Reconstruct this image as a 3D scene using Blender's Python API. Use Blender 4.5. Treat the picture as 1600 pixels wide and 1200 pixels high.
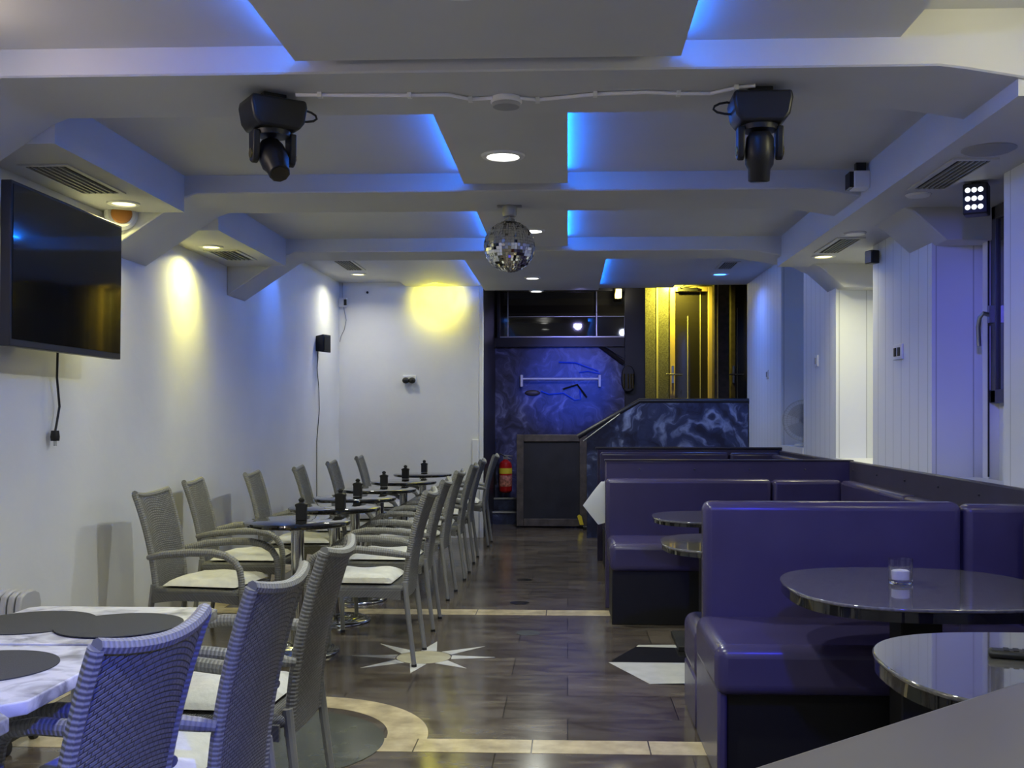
import bpy, bmesh, math, random
from mathutils import Vector, Matrix
random.seed(7)
PI = math.pi
S = bpy.context.scene
COL = S.collection
for o in list(bpy.data.objects): bpy.data.objects.remove(o)

# ------------------------------------------------------------------ camera
F = 1650.0; H = 1.345; YAW = math.radians(2.29); PX, PY = 821.0, 649.0
cam = bpy.data.cameras.new('camera'); camo = bpy.data.objects.new('camera', cam); COL.objects.link(camo)
camo.location = (0, 0, H); camo.rotation_euler = (PI/2, 0, YAW)
cam.sensor_width = 36; cam.lens = F/1600*36
cam.shift_x = -(PX-800)/1600; cam.shift_y = (PY-600)/1600
cam.clip_start = .05
S.camera = camo
S.view_settings.view_transform = 'Standard'; S.view_settings.look = 'None'
S.view_settings.gamma = 1; S.view_settings.use_curve_mapping = False
S.view_settings.exposure = 0.12
w = bpy.data.worlds.new('world'); S.world = w; w.use_nodes = True
w.node_tree.nodes['Background'].inputs[0].default_value = (.02, .022, .03, 1)
w.node_tree.nodes['Background'].inputs[1].default_value = 1.0
CY, SY = math.cos(YAW), math.sin(YAW)
def ray(px, py):
    r = (px-PX)/F; z = (PY-py)/F
    return Vector((CY*r-SY, SY*r+CY, z))
def PZ(px, py, Z): d = ray(px, py); t = (Z-H)/d.z; return Vector((0, 0, H))+d*t
def PYY(px, py, Y): d = ray(px, py); t = Y/d.y; return Vector((0, 0, H))+d*t
def PXX(px, py, X): d = ray(px, py); t = X/d.x; return Vector((0, 0, H))+d*t

# ------------------------------------------------------------------ lamps that light the room
def area(name, loc, power, color, size, rot=(0,0,0), shape='DISK', spread=PI, size_y=None):
    l = bpy.data.lights.new(name, 'AREA'); l.energy = power; l.color = color; l.shape = shape; l.size = size
    if size_y: l.size_y = size_y
    l.spread = spread
    o = bpy.data.objects.new(name, l); o.location = loc; o.rotation_euler = rot; COL.objects.link(o); return o
def spot(name, loc, target, power, color, angle, blend=.5, radius=.03):
    l = bpy.data.lights.new(name, 'SPOT'); l.energy = power; l.color = color; l.spot_size = math.radians(angle); l.spot_blend = blend; l.shadow_soft_size = radius
    o = bpy.data.objects.new(name, l); o.location = loc
    d = Vector(target)-Vector(loc); o.rotation_euler = d.to_track_quat('-Z', 'Y').to_euler(); COL.objects.link(o); return o
def point(name, loc, power, color, radius=.05):
    l = bpy.data.lights.new(name, 'POINT'); l.energy = power; l.color = color; l.shadow_soft_size = radius
    o = bpy.data.objects.new(name, l); o.location = loc; COL.objects.link(o); return o
WHITE = (.96, 1, .88); YEL = (1, .93, .35); BLUE = (.03, .10, 1)
LED_STRENGTH = 72

# ------------------------------------------------------------------ materials
def newmat(name):
    m = bpy.data.materials.new(name); m.use_nodes = True
    return m, m.node_tree.nodes, m.node_tree.links, m.node_tree.nodes['Principled BSDF']
def mat(name, col, rough=.5, metal=0, noise=0, nscale=8, bump=0, bscale=40, spec=.5, coat=0, trans=0, ior=1.45):
    m, N, L, b = newmat(name)
    b.inputs['Base Color'].default_value = (*col, 1); b.inputs['Roughness'].default_value = rough
    b.inputs['Metallic'].default_value = metal; b.inputs['Specular IOR Level'].default_value = spec
    b.inputs['Coat Weight'].default_value = coat; b.inputs['Transmission Weight'].default_value = trans; b.inputs['IOR'].default_value = ior
    tc = N.new('ShaderNodeTexCoord')
    if noise:
        n = N.new('ShaderNodeTexNoise'); n.inputs['Scale'].default_value = nscale; n.inputs['Detail'].default_value = 6
        L.new(tc.outputs['Object'], n.inputs['Vector'])
        r = N.new('ShaderNodeValToRGB'); r.color_ramp.elements[0].position = .3; r.color_ramp.elements[1].position = .7
        r.color_ramp.elements[0].color = (*[c*(1-noise) for c in col], 1); r.color_ramp.elements[1].color = (*[min(1, c*(1+noise)) for c in col], 1)
        L.new(n.outputs['Fac'], r.inputs['Fac']); L.new(r.outputs['Color'], b.inputs['Base Color'])
    if bump:
        n2 = N.new('ShaderNodeTexNoise'); n2.inputs['Scale'].default_value = bscale; n2.inputs['Detail'].default_value = 4
        L.new(tc.outputs['Object'], n2.inputs['Vector'])
        bp = N.new('ShaderNodeBump'); bp.inputs['Strength'].default_value = bump; bp.inputs['Distance'].default_value = .01
        L.new(n2.outputs['Fac'], bp.inputs['Height']); L.new(bp.outputs['Normal'], b.inputs['Normal'])
    return m
def emis(name, col, strength):
    m, N, L, b = newmat(name)
    b.inputs['Base Color'].default_value = (*[c*.5 for c in col], 1)
    b.inputs['Emission Color'].default_value = (*col, 1); b.inputs['Emission Strength'].default_value = strength
    return m
def floor_mat():
    m, N, L, b = newmat('floor_stone_tiles')
    tc = N.new('ShaderNodeTexCoord')
    br = N.new('ShaderNodeTexBrick'); br.inputs['Scale'].default_value = 1; br.inputs['Brick Width'].default_value = .78; br.inputs['Row Height'].default_value = .39
    br.inputs['Mortar Size'].default_value = .0028; br.inputs['Mortar Smooth'].default_value = .2; br.offset = .37
    br.inputs['Color1'].default_value = (.070, .060, .053, 1); br.inputs['Color2'].default_value = (.115, .100, .088, 1); br.inputs['Mortar'].default_value = (.022, .019, .016, 1)
    L.new(tc.outputs['Object'], br.inputs['Vector'])
    mp = N.new('ShaderNodeMapping'); mp.inputs['Scale'].default_value = (1, 3.2, 1); mp.inputs['Rotation'].default_value = (0, 0, .35)
    L.new(tc.outputs['Object'], mp.inputs['Vector'])
    n = N.new('ShaderNodeTexNoise'); n.inputs['Scale'].default_value = 3.0; n.inputs['Detail'].default_value = 9; n.inputs['Roughness'].default_value = .65; n.inputs['Distortion'].default_value = .8
    L.new(mp.outputs['Vector'], n.inputs['Vector'])
    r = N.new('ShaderNodeValToRGB'); r.color_ramp.elements[0].position = .3; r.color_ramp.elements[1].position = .72
    r.color_ramp.elements[0].color = (.45, .36, .33, 1); r.color_ramp.elements[1].color = (1.6, 1.58, 1.5, 1)
    L.new(n.outputs['Fac'], r.inputs['Fac'])
    mx = N.new('ShaderNodeMix'); mx.data_type = 'RGBA'; mx.blend_type = 'MULTIPLY'; mx.inputs[0].default_value = 1
    L.new(br.outputs['Color'], mx.inputs[6]); L.new(r.outputs['Color'], mx.inputs[7])
    L.new(mx.outputs[2], b.inputs['Base Color'])
    rr = N.new('ShaderNodeMapRange'); rr.inputs[3].default_value = .10; rr.inputs[4].default_value = .24
    L.new(n.outputs['Fac'], rr.inputs[0]); L.new(rr.outputs[0], b.inputs['Roughness'])
    bp = N.new('ShaderNodeBump'); bp.inputs['Strength'].default_value = .5; bp.inputs['Distance'].default_value = .004; bp.invert = True
    L.new(br.outputs['Fac'], bp.inputs['Height']); L.new(bp.outputs['Normal'], b.inputs['Normal'])
    b.inputs['Specular IOR Level'].default_value = .75
    return m
def plaster(name, col, bump=.12):
    m, N, L, b = newmat(name)
    tc = N.new('ShaderNodeTexCoord')
    n = N.new('ShaderNodeTexNoise'); n.inputs['Scale'].default_value = 1.6; n.inputs['Detail'].default_value = 7
    L.new(tc.outputs['Object'], n.inputs['Vector'])
    r = N.new('ShaderNodeValToRGB'); r.color_ramp.elements[0].position = .25; r.color_ramp.elements[1].position = .6
    r.color_ramp.elements[0].color = (*[c*.93 for c in col], 1); r.color_ramp.elements[1].color = (*col, 1)
    L.new(n.outputs['Fac'], r.inputs['Fac']); L.new(r.outputs['Color'], b.inputs['Base Color'])
    n2 = N.new('ShaderNodeTexNoise'); n2.inputs['Scale'].default_value = 5; n2.inputs['Detail'].default_value = 8; n2.inputs['Distortion'].default_value = .6
    L.new(tc.outputs['Object'], n2.inputs['Vector'])
    bp = N.new('ShaderNodeBump'); bp.inputs['Strength'].default_value = bump; bp.inputs['Distance'].default_value = .03
    L.new(n2.outputs['Fac'], bp.inputs['Height']); L.new(bp.outputs['Normal'], b.inputs['Normal'])
    b.inputs['Roughness'].default_value = .55
    return m
def weave_mat(name, col, uv=False):
    m, N, L, b = newmat(name)
    tc = N.new('ShaderNodeTexCoord')
    b.inputs['Roughness'].default_value = .5
    if uv:
        wv = N.new('ShaderNodeTexWave'); wv.wave_type = 'BANDS'; wv.bands_direction = 'X'; wv.inputs['Scale'].default_value = 26; wv.inputs['Distortion'].default_value = .6
        L.new(tc.outputs['UV'], wv.inputs['Vector']); h = wv.outputs['Fac']
        strength = .45
    else:
        sp = N.new('ShaderNodeSeparateXYZ'); L.new(tc.outputs['Object'], sp.inputs[0])
        ad = N.new('ShaderNodeMath'); ad.operation = 'ADD'; L.new(sp.outputs[2], ad.inputs[0]); L.new(sp.outputs[0], ad.inputs[1])
        cb = N.new('ShaderNodeCombineXYZ'); L.new(sp.outputs[1], cb.inputs[0]); L.new(ad.outputs[0], cb.inputs[1])
        br = N.new('ShaderNodeTexBrick'); br.inputs['Scale'].default_value = 1; br.inputs['Brick Width'].default_value = .021; br.inputs['Row Height'].default_value = .0082
        br.inputs['Mortar Size'].default_value = .0018; br.inputs['Mortar Smooth'].default_value = 1.0
        br.inputs['Color1'].default_value = (*col, 1); br.inputs['Color2'].default_value = (*[c*.78 for c in col], 1); br.inputs['Mortar'].default_value = (*[c*.35 for c in col], 1)
        L.new(cb.outputs[0], br.inputs['Vector'])
        inv = N.new('ShaderNodeMath'); inv.operation = 'SUBTRACT'; inv.inputs[0].default_value = 1; L.new(br.outputs['Fac'], inv.inputs[1])
        h = inv.outputs[0]; strength = .8
        L.new(br.outputs['Color'], b.inputs['Base Color'])
    if uv:
        r = N.new('ShaderNodeValToRGB'); r.color_ramp.elements[0].color = (*[c*.72 for c in col], 1); r.color_ramp.elements[1].color = (*col, 1)
        r.color_ramp.elements[1].position = .5
        L.new(h, r.inputs['Fac']); L.new(r.outputs['Color'], b.inputs['Base Color'])
    bp = N.new('ShaderNodeBump'); bp.inputs['Strength'].default_value = strength; bp.inputs['Distance'].default_value = .004
    L.new(h, bp.inputs['Height']); L.new(bp.outputs['Normal'], b.inputs['Normal'])
    return m
def panelled(name, col, pitch=.155, axis=1):
    m, N, L, b = newmat(name)
    tc = N.new('ShaderNodeTexCoord'); sp = N.new('ShaderNodeSeparateXYZ'); L.new(tc.outputs['Object'], sp.inputs[0])
    def groove(out, p, width):
        a = N.new('ShaderNodeMath'); a.operation = 'DIVIDE'; a.inputs[1].default_value = p; L.new(out, a.inputs[0])
        f = N.new('ShaderNodeMath'); f.operation = 'FRACT'; L.new(a.outputs[0], f.inputs[0])
        g = N.new('ShaderNodeMath'); g.operation = 'GREATER_THAN'; g.inputs[1].default_value = width; L.new(f.outputs[0], g.inputs[0]); return g.outputs[0]
    g1 = groove(sp.outputs[1], pitch, .055); g2 = groove(sp.outputs[0], .2, .035)
    geo = N.new('ShaderNodeNewGeometry'); sn = N.new('ShaderNodeSeparateXYZ'); L.new(geo.outputs['Normal'], sn.inputs[0])
    ab = N.new('ShaderNodeMath'); ab.operation = 'ABSOLUTE'; L.new(sn.outputs[0], ab.inputs[0])
    gt = N.new('ShaderNodeMath'); gt.operation = 'GREATER_THAN'; gt.inputs[1].default_value = .5; L.new(ab.outputs[0], gt.inputs[0])
    mx = N.new('ShaderNodeMix'); L.new(gt.outputs[0], mx.inputs[0]); L.new(g2, mx.inputs[2]); L.new(g1, mx.inputs[3])
    cm = N.new('ShaderNodeMix'); cm.data_type = 'RGBA'; cm.inputs[6].default_value = (*[c*.62 for c in col], 1); cm.inputs[7].default_value = (*col, 1)
    L.new(mx.outputs[0], cm.inputs[0]); L.new(cm.outputs[2], b.inputs['Base Color'])
    bp = N.new('ShaderNodeBump'); bp.inputs['Strength'].default_value = .5; bp.inputs['Distance'].default_value = .006
    L.new(mx.outputs[0], bp.inputs['Height']); L.new(bp.outputs['Normal'], b.inputs['Normal'])
    b.inputs['Roughness'].default_value = .45
    return m
def feather_mat(name, dark, mid, light, scale=1.6):
    m, N, L, b = newmat(name)
    tc = N.new('ShaderNodeTexCoord')
    n0 = N.new('ShaderNodeTexNoise'); n0.inputs['Scale'].default_value = 1.7; n0.inputs['Detail'].default_value = 3; L.new(tc.outputs['Object'], n0.inputs['Vector'])
    mv = N.new('ShaderNodeVectorMath'); mv.operation = 'MULTIPLY_ADD'; mv.inputs[1].default_value = (1.3, 1.3, 1.3); L.new(n0.outputs['Color'], mv.inputs[0]); L.new(tc.outputs['Object'], mv.inputs[2])
    n = N.new('ShaderNodeTexNoise'); n.inputs['Scale'].default_value = scale; n.inputs['Detail'].default_value = 10; n.inputs['Roughness'].default_value = .6; n.inputs['Distortion'].default_value = 1.4
    L.new(mv.outputs[0], n.inputs['Vector'])
    r = N.new('ShaderNodeValToRGB'); e = r.color_ramp.elements; e[0].position = .40; e[0].color = (*dark, 1); e[1].position = .72; e[1].color = (*light, 1)
    k = e.new(.54); k.color = (*mid, 1)
    L.new(n.outputs['Fac'], r.inputs['Fac']); L.new(r.outputs['Color'], b.inputs['Base Color'])
    b.inputs['Roughness'].default_value = .35
    return m
def marble_mat(name, base, vein, scale=4):
    m, N, L, b = newmat(name)
    tc = N.new('ShaderNodeTexCoord')
    n = N.new('ShaderNodeTexNoise'); n.inputs['Scale'].default_value = scale; n.inputs['Detail'].default_value = 9; n.inputs['Distortion'].default_value = 1.2
    L.new(tc.outputs['Object'], n.inputs['Vector'])
    r = N.new('ShaderNodeValToRGB'); r.color_ramp.elements[0].position = .35; r.color_ramp.elements[0].color = (*vein, 1); r.color_ramp.elements[1].position = .58; r.color_ramp.elements[1].color = (*base, 1)
    L.new(n.outputs['Fac'], r.inputs['Fac']); L.new(r.outputs['Color'], b.inputs['Base Color']); b.inputs['Roughness'].default_value = .25
    return m

M = {}
M['floor'] = floor_mat()
M['wall'] = plaster('white_plaster', (.78, .79, .80))
M['ceil'] = plaster('ceiling_paint', (.56, .56, .56), .04)
M['band'] = mat('cream_travertine', (.50, .42, .27), .2, noise=.3, nscale=9)
M['panel'] = panelled('white_panelling', (.72, .74, .76))
M['rattan'] = weave_mat('grey_rattan_weave', (.20, .20, .195))
M['wrap'] = weave_mat('grey_rattan_wrap', (.23, .23, .225), True)
M['legm'] = mat('grey_chair_leg', (.20, .20, .195), .4)
M['cush'] = mat('white_cushion_cloth', (.62, .62, .60), .8, noise=.08, nscale=20, bump=.5, bscale=25)
M['blackgloss'] = mat('black_glass', (.006, .006, .007), .05, spec=.6, coat=.6)
M['tabletop'] = mat('grey_brown_glossy_top', (.10, .098, .10), .08, noise=.3, nscale=70, spec=.6, coat=.6)
M['chrome'] = mat('chrome', (.55, .55, .54), .14, 1)
M['steel'] = mat('brushed_steel', (.35, .35, .35), .35, 1)
M['black'] = mat('black_plastic', (.012, .012, .013), .42)
M['blackmatte'] = mat('matte_black', (.01, .01, .011), .7)
M['vinyl'] = mat('purple_vinyl', (.050, .042, .105), .27, noise=.1, nscale=3, bump=.15, bscale=9)
M['vinyldark'] = mat('dark_purple_edge', (.020, .017, .03), .35)
M['boothbase'] = mat('black_booth_plinth', (.004, .004, .006), .5)
M['board'] = mat('dark_purple_board', (.04, .035, .06), .45, noise=.15, nscale=6)
M['white'] = mat('white_plastic', (.75, .75, .75), .4)
M['cable'] = mat('white_cable', (.85, .84, .9), .5)
M['grille'] = mat('grey_grille', (.32, .32, .32), .6)
M['dark'] = mat('dark_slot', (.02, .02, .02), .8)
M['wood'] = mat('dark_brown_wood', (.065, .054, .046), .45, noise=.35, nscale=14)
M['darkframe'] = mat('dark_painted_timber', (.016, .015, .02), .4)
M['chalk'] = mat('chalkboard_black', (.012, .012, .016), .55, noise=.4, nscale=5)
M['glassdark'] = mat('dark_glass', (.02, .018, .014), .04, spec=.8, coat=.5)
M['doorpanel'] = mat('black_lacquer_panel', (.10, .10, .075), .3, noise=.5, nscale=60)
M['doorframe'] = mat('golden_door_trim', (.5, .38, .16), .35)
M['seam'] = mat('pale_joint_strip', (.45, .42, .28), .4)
M['mural'] = feather_mat('feathered_blue_paint', (.022, .022, .06), (.06, .064, .16), (.28, .31, .58), 2.0)
M['mural2'] = feather_mat('feathered_navy_paint', (.012, .014, .036), (.035, .045, .10), (.34, .40, .58), 1.8)
M['red'] = mat('red_enamel', (.42, .012, .012), .3)
M['yellow'] = mat('yellow_label', (.75, .6, .04), .5)
M['marble'] = marble_mat('white_grey_marble_laminate', (.66, .66, .67), (.22, .22, .23), 7)
M['placemat'] = mat('dark_grey_felt', (.045, .047, .045), .85, bump=.3, bscale=300)
M['glass'] = mat('clear_glass', (1, 1, 1), .02, trans=1, ior=1.45)
M['wax'] = mat('white_wax', (.7, .72, .8), .5)
M['mirror'] = mat('mirror_tiles', (.75, .75, .75), .04, 1)
M['tvscreen'] = mat('tv_screen_black', (.012, .012, .012), .07, spec=.6, coat=.3)
M['tvframe'] = mat('tv_frame_grey', (.03, .03, .033), .4)
M['cloth'] = mat('white_tablecloth', (.72, .74, .80), .8)
M['inlaywhite'] = mat('white_marble_inlay', (.62, .62, .60), .15, noise=.1)
M['inlaycream'] = mat('cream_marble_inlay', (.52, .48, .33), .15, noise=.15)
M['inlayblack'] = mat('black_stone_inlay', (.014, .014, .015), .12)
M['inlaygreen'] = mat('slate_green_inlay', (.075, .082, .075), .18, noise=.2)
M['gold'] = mat('brass_metal', (.5, .38, .10), .25, 1)
M['lampwhite'] = emis('lamp_white', (1, .98, .9), 10)
M['lampyellow'] = emis('lamp_yellow', (1, .92, .45), 3)
M['lampblue'] = emis('lamp_blue', (.05, .25, 1), 7)
M['led'] = emis('led_blue', (.008, .17, 1), LED_STRENGTH)
M['ledwin'] = emis('strobe_led', (.9, .95, 1), 1.2)
M['orange'] = mat('orange_plastic', (.5, .2, .03), .4)
M['heater'] = mat('pale_grey_enamel', (.45, .45, .47), .35)
M['fan'] = mat('fan_white_plastic', (.45, .46, .45), .5)
M['fanblade'] = mat('translucent_fan_blade', (.5, .52, .52), .3, trans=.4)
M['redwood'] = mat('red_brown_timber', (.15, .035, .018), .5)
M['bluepaint'] = mat('bright_blue_paint', (.02, .10, .75), .4)
M['winframe'] = mat('dark_grey_window_frame', (.06, .06, .075), .4)

# ------------------------------------------------------------------ mesh builder
class MB:
    def __init__(s): s.bm = bmesh.new(); s.uv = s.bm.loops.layers.uv.new('UVMap')
    def box(s, x0, x1, y0, y1, z0, z1, mt=None):
        vs = [s.bm.verts.new(p) for p in ((x0,y0,z0),(x1,y0,z0),(x1,y1,z0),(x0,y1,z0),(x0,y0,z1),(x1,y0,z1),(x1,y1,z1),(x0,y1,z1))]
        if mt is not None:
            for v in vs: v.co = mt @ v.co
        for f in ((0,3,2,1),(4,5,6,7),(0,1,5,4),(1,2,6,5),(2,3,7,6),(3,0,4,7)): s.bm.faces.new([vs[i] for i in f])
        return s
    def prism(s, pts, a0, a1, axis='z'):
        def m(p, a):
            return {'z': (p[0], p[1], a), 'y': (p[0], a, p[1]), 'x': (a, p[0], p[1])}[axis]
        A = [s.bm.verts.new(m(p, a0)) for p in pts]; B = [s.bm.verts.new(m(p, a1)) for p in pts]
        n = len(pts); fs = [s.bm.faces.new(A[::-1]), s.bm.faces.new(B)]
        for i in range(n): fs.append(s.bm.faces.new((A[i], A[(i+1)%n], B[(i+1)%n], B[i])))
        bmesh.ops.recalc_face_normals(s.bm, faces=fs)
        return s
    def tube(s, pts, r, seg=10, caps=True):
        pts = [Vector(p) for p in pts]; rs = r if isinstance(r, (list, tuple)) else [r]*len(pts)
        rings = []; up = Vector((0, 0, 1)); ln = 0; lens = []
        prev = None
        for i, p in enumerate(pts):
            t = (pts[min(i+1, len(pts)-1)]-pts[max(i-1, 0)]).normalized()
            if prev is None:
                ref = up if abs(t.z) < .9 else Vector((1, 0, 0)); a = t.cross(ref).normalized()
            else: a = (prev - t*prev.dot(t)).normalized()
            prev = a; b = t.cross(a)
            if i: ln += (pts[i]-pts[i-1]).length
            lens.append(ln)
            rings.append([s.bm.verts.new(p+(a*math.cos(2*PI*k/seg)+b*math.sin(2*PI*k/seg))*rs[i]) for k in range(seg)])
        for i in range(len(rings)-1):
            for k in range(seg):
                f = s.bm.faces.new((rings[i][k], rings[i][(k+1)%seg], rings[i+1][(k+1)%seg], rings[i+1][k]))
                us = (lens[i], lens[i], lens[i+1], lens[i+1]); vv = (k/seg, (k+1)/seg, (k+1)/seg, k/seg)
                for l, u, v in zip(f.loops, us, vv): l[s.uv].uv = (u, v)
        if caps: s.bm.faces.new(rings[0][::-1]); s.bm.faces.new(rings[-1])
        return s
    def lathe(s, prof, seg=32, c=(0,0,0), mt=None):
        rings = []
        for r, z in prof:
            if r < 1e-6: rings.append([s.bm.verts.new((c[0], c[1], c[2]+z))])
            else: rings.append([s.bm.verts.new((c[0]+r*math.cos(2*PI*k/seg), c[1]+r*math.sin(2*PI*k/seg), c[2]+z)) for k in range(seg)])
        fs = []
        for a, b in zip(rings, rings[1:]):
            for k in range(seg):
                k2 = (k+1) % seg
                if len(a) == 1 and len(b) == 1: continue
                if len(a) == 1: fs.append(s.bm.faces.new((a[0], b[k2], b[k])))
                elif len(b) == 1: fs.append(s.bm.faces.new((a[k], a[k2], b[0])))
                else: fs.append(s.bm.faces.new((a[k], a[k2], b[k2], b[k])))
        if mt is not None:
            for rg in rings:
                for v in rg: v.co = mt @ v.co
        bmesh.ops.recalc_face_normals(s.bm, faces=fs)
        return s
    def grid(s, fn, nu, nv, thick=None):
        """fn(u,v)->Vector, optional thickness through fn2"""
        A = [[s.bm.verts.new(fn(i/nu, j/nv)) for j in range(nv+1)] for i in range(nu+1)]
        fs = []
        for i in range(nu):
            for j in range(nv): fs.append(s.bm.faces.new((A[i][j], A[i+1][j], A[i+1][j+1], A[i][j+1])))
        if thick:
            B = [[s.bm.verts.new(fn(i/nu, j/nv)+Vector(thick)) for j in range(nv+1)] for i in range(nu+1)]
            for i in range(nu):
                for j in range(nv): fs.append(s.bm.faces.new((B[i][j+1], B[i+1][j+1], B[i+1][j], B[i][j])))
            for i in range(nu):
                fs.append(s.bm.faces.new((A[i+1][0], A[i][0], B[i][0], B[i+1][0]))); fs.append(s.bm.faces.new((A[i][nv], A[i+1][nv], B[i+1][nv], B[i][nv])))
            for j in range(nv):
                fs.append(s.bm.faces.new((A[0][j], A[0][j+1], B[0][j+1], B[0][j]))); fs.append(s.bm.faces.new((A[nu][j+1], A[nu][j], B[nu][j], B[nu][j+1])))
            bmesh.ops.recalc_face_normals(s.bm, faces=fs)
        return s
    def sphere(s, c, r, u=16, v=10, scale=(1,1,1)):
        prof = [(r*math.sin(PI*i/v), -r*math.cos(PI*i/v)) for i in range(v+1)]
        prof[0] = (0, -r); prof[-1] = (0, r)
        mt = Matrix.Translation(c) @ Matrix.Diagonal((*scale, 1))
        return s.lathe(prof, u, mt=mt)
    def build(s, name, m, parent=None, loc=None, bevel=0, bseg=3, flat=False, angle=35, subsurf=0):
        me = bpy.data.meshes.new(name); s.bm.to_mesh(me); s.bm.free()
        o = bpy.data.objects.new(name, me); COL.objects.link(o)
        if m is not None: me.materials.append(m)
        if not flat:
            me.polygons.foreach_set('use_smooth', [True]*len(me.polygons)); me.set_sharp_from_angle(angle=math.radians(angle))
        if bevel:
            b = o.modifiers.new('bevel', 'BEVEL'); b.width = bevel; b.segments = bseg; b.limit_method = 'ANGLE'; b.angle_limit = math.radians(40); b.harden_normals = False
            me.polygons.foreach_set('use_smooth', [True]*len(me.polygons)); me.set_sharp_from_angle(angle=math.radians(89 if bseg > 1 else 60))
        if subsurf:
            d = o.modifiers.new('subsurf', 'SUBSURF'); d.levels = subsurf; d.render_levels = subsurf
        if parent: o.parent = parent
        if loc is not None: o.location = loc
        return o
def thing(name, label, cat, loc=(0,0,0), rz=0, group=None):
    o = bpy.data.objects.new(name, None); COL.objects.link(o); o.location = loc; o.rotation_euler = (0, 0, rz); o.empty_display_size = .1
    o['label'] = label; o['category'] = cat
    if group: o['group'] = group
    return o
def tag(o, label, cat, group=None):
    o['label'] = label; o['category'] = cat
    if group: o['group'] = group
    return o
def struct(name, mb, m, **k):
    o = mb.build(name, m, **k); o['kind'] = 'structure'; return o
def copy_tree(o, parent=None):
    c = o.copy(); COL.objects.link(c)
    c.parent = parent
    for ch in list(o.children): copy_tree(ch, c)
    return c

# ------------------------------------------------------------------ shell
XL, XR, YB = -2.52, 1.98, 11.57; XREC = 2.28; YF = -2.6
struct('floor', MB().box(XL-.1, XREC+.1, YF, 15, -.1, 0), M['floor'])
struct('wall_left', MB().box(XL-.15, XL, YF, 11.8, 0, 2.95), M['wall'])
struct('wall_front', MB().box(XL-.1, XREC+.1, YF-.15, YF, 0, 2.95), M['wall'])
struct('wall_back', MB().box(XL-.1, -.935, YB, 13.6, 0, 3.2), M['wall'])
struct('wall_stair_side', MB().box(-.935, -.925, YB+.02, 13.55, 0, 3.2), M['darkframe'])
struct('trim_1', MB().box(-.97, -.925, YB-.025, YB+.02, 0, 2.83), M['white'], bevel=.004)
struct('trim_2', MB().box(-1.045, -.973, YB-.03, YB, 0, 1.08), M['white'], bevel=.004)
# right wall: recess wall plus pilasters, one footprint
fp = [(XREC+.15, YF), (XR, YF), (XR, 4.88), (XREC, 4.88), (XREC, 5.83), (XR, 5.83), (XR, 6.94), (XREC, 6.94), (XREC, 7.885), (XR, 7.885), (XR, 8.955), (XREC, 8.955), (XREC, 9.88), (XR, 9.88), (XR, 11.745), (XREC+.15, 11.745)]
struct('wall_right', MB().prism(fp, 0, 2.95), M['panel'])
# right wall of the upper landing
struct('wall_landing_right', MB().box(2.45, 2.6, 11.745, 14.9, 0, 3.4), M['darkframe'])
struct('wall_landing_back', MB().box(-1.1, 2.6, 14.62, 14.8, 0, 3.4), M['darkframe'])
# ceiling: coffer slabs at three heights
cb = MB()
cb.box(XL-.1, 1.143, YF-.1, 3.87, 2.646, 2.691)
cb.box(1.143, XREC+.1, YF-.1, 3.87, 2.74, 2.799)
cb.box(XL-.1, XREC+.1, 3.87, 7.92, 2.646, 2.691)
cb.box(XL-.1, -1.782, 7.92, 11.79, 2.808, 2.853)
cb.box(-1.782, 1.17, 7.92, 11.79, 2.763, 2.808)
cb.box(1.17, XREC+.1, 7.92, 11.79, 2.794, 2.853)
cb.box(XL-.1, XREC+.15, YF-.1, 11.79, 2.925, 3.015)
cb.box(-1.1, 2.65, 11.7, 14.9, 3.2, 3.3)
struct('ceiling', cb, M['ceil'])
n = 3
prof = [(XL, 2.231), (-2.079, 2.524), (-2.016, 2.547), (1.278, 2.547), (1.368, 2.535), (1.710, 2.475), (1.827, 2.421), (1.998, 2.268), (XREC+.05, 2.267), (XREC+.05, 2.815), (XL, 2.815)]
for y0, y1 in ((3.68, 4.203), (5.652, 6.21), (7.722, 8.145)):
    struct('trim_%d' % n, MB().prism(prof, y0, y1, 'y'), M['ceil'], bevel=.006, bseg=1); n += 1
for y0, y1 in ((4.203, 5.652), (6.21, 7.722)):
    struct('trim_%d' % n, MB().box(XL, -2.079, y0, y1, 2.447, 2.655), M['ceil']); n += 1
struct('trim_%d' % n, MB().box(1.548, XREC+.04, 3.695, 7.875, 2.443, 2.655), M['ceil']); n += 1
# dropped centre panels with LED edges
LEDG = 'blue LED strips along the ceiling panels'
where = ['nearest ceiling panel', 'ceiling panel behind the first beam', 'ceiling panel above the mirror ball', 'farthest wide ceiling panel']
for i, (x0, x1, y0, y1, z, zc) in enumerate(((-.945, .387, YF, 3.627, 2.5735, 2.6455), (-.549, .0, 4.203, 5.589, 2.5735, 2.6455), (-.549, .0, 6.21, 7.668, 2.5735, 2.6455), (-.9, .333, 8.145, 11.43, 2.6995, 2.7625))):
    mb = MB().box(x0, x1, y0, y1, z, z+.022); mb.box(x0+.027, x1-.027, y0, y1, z+.022, zc)
    struct('trim_%d' % n, mb, M['ceil']); n += 1
    for sx, xx in ((-1, x0+.027), (1, x1-.027)):
        a, b_ = (xx-.006, xx) if sx < 0 else (xx, xx+.006)
        o = MB().box(a, b_, max(y0, -1.5)+.03, y1-.03, z+.040, z+.049).build('led_strip', M['led'], flat=True)
        tag(o, 'glowing blue strip light on the %s edge of the %s' % ('left' if sx < 0 else 'right', where[i]), 'strip light', LEDG)

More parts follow.
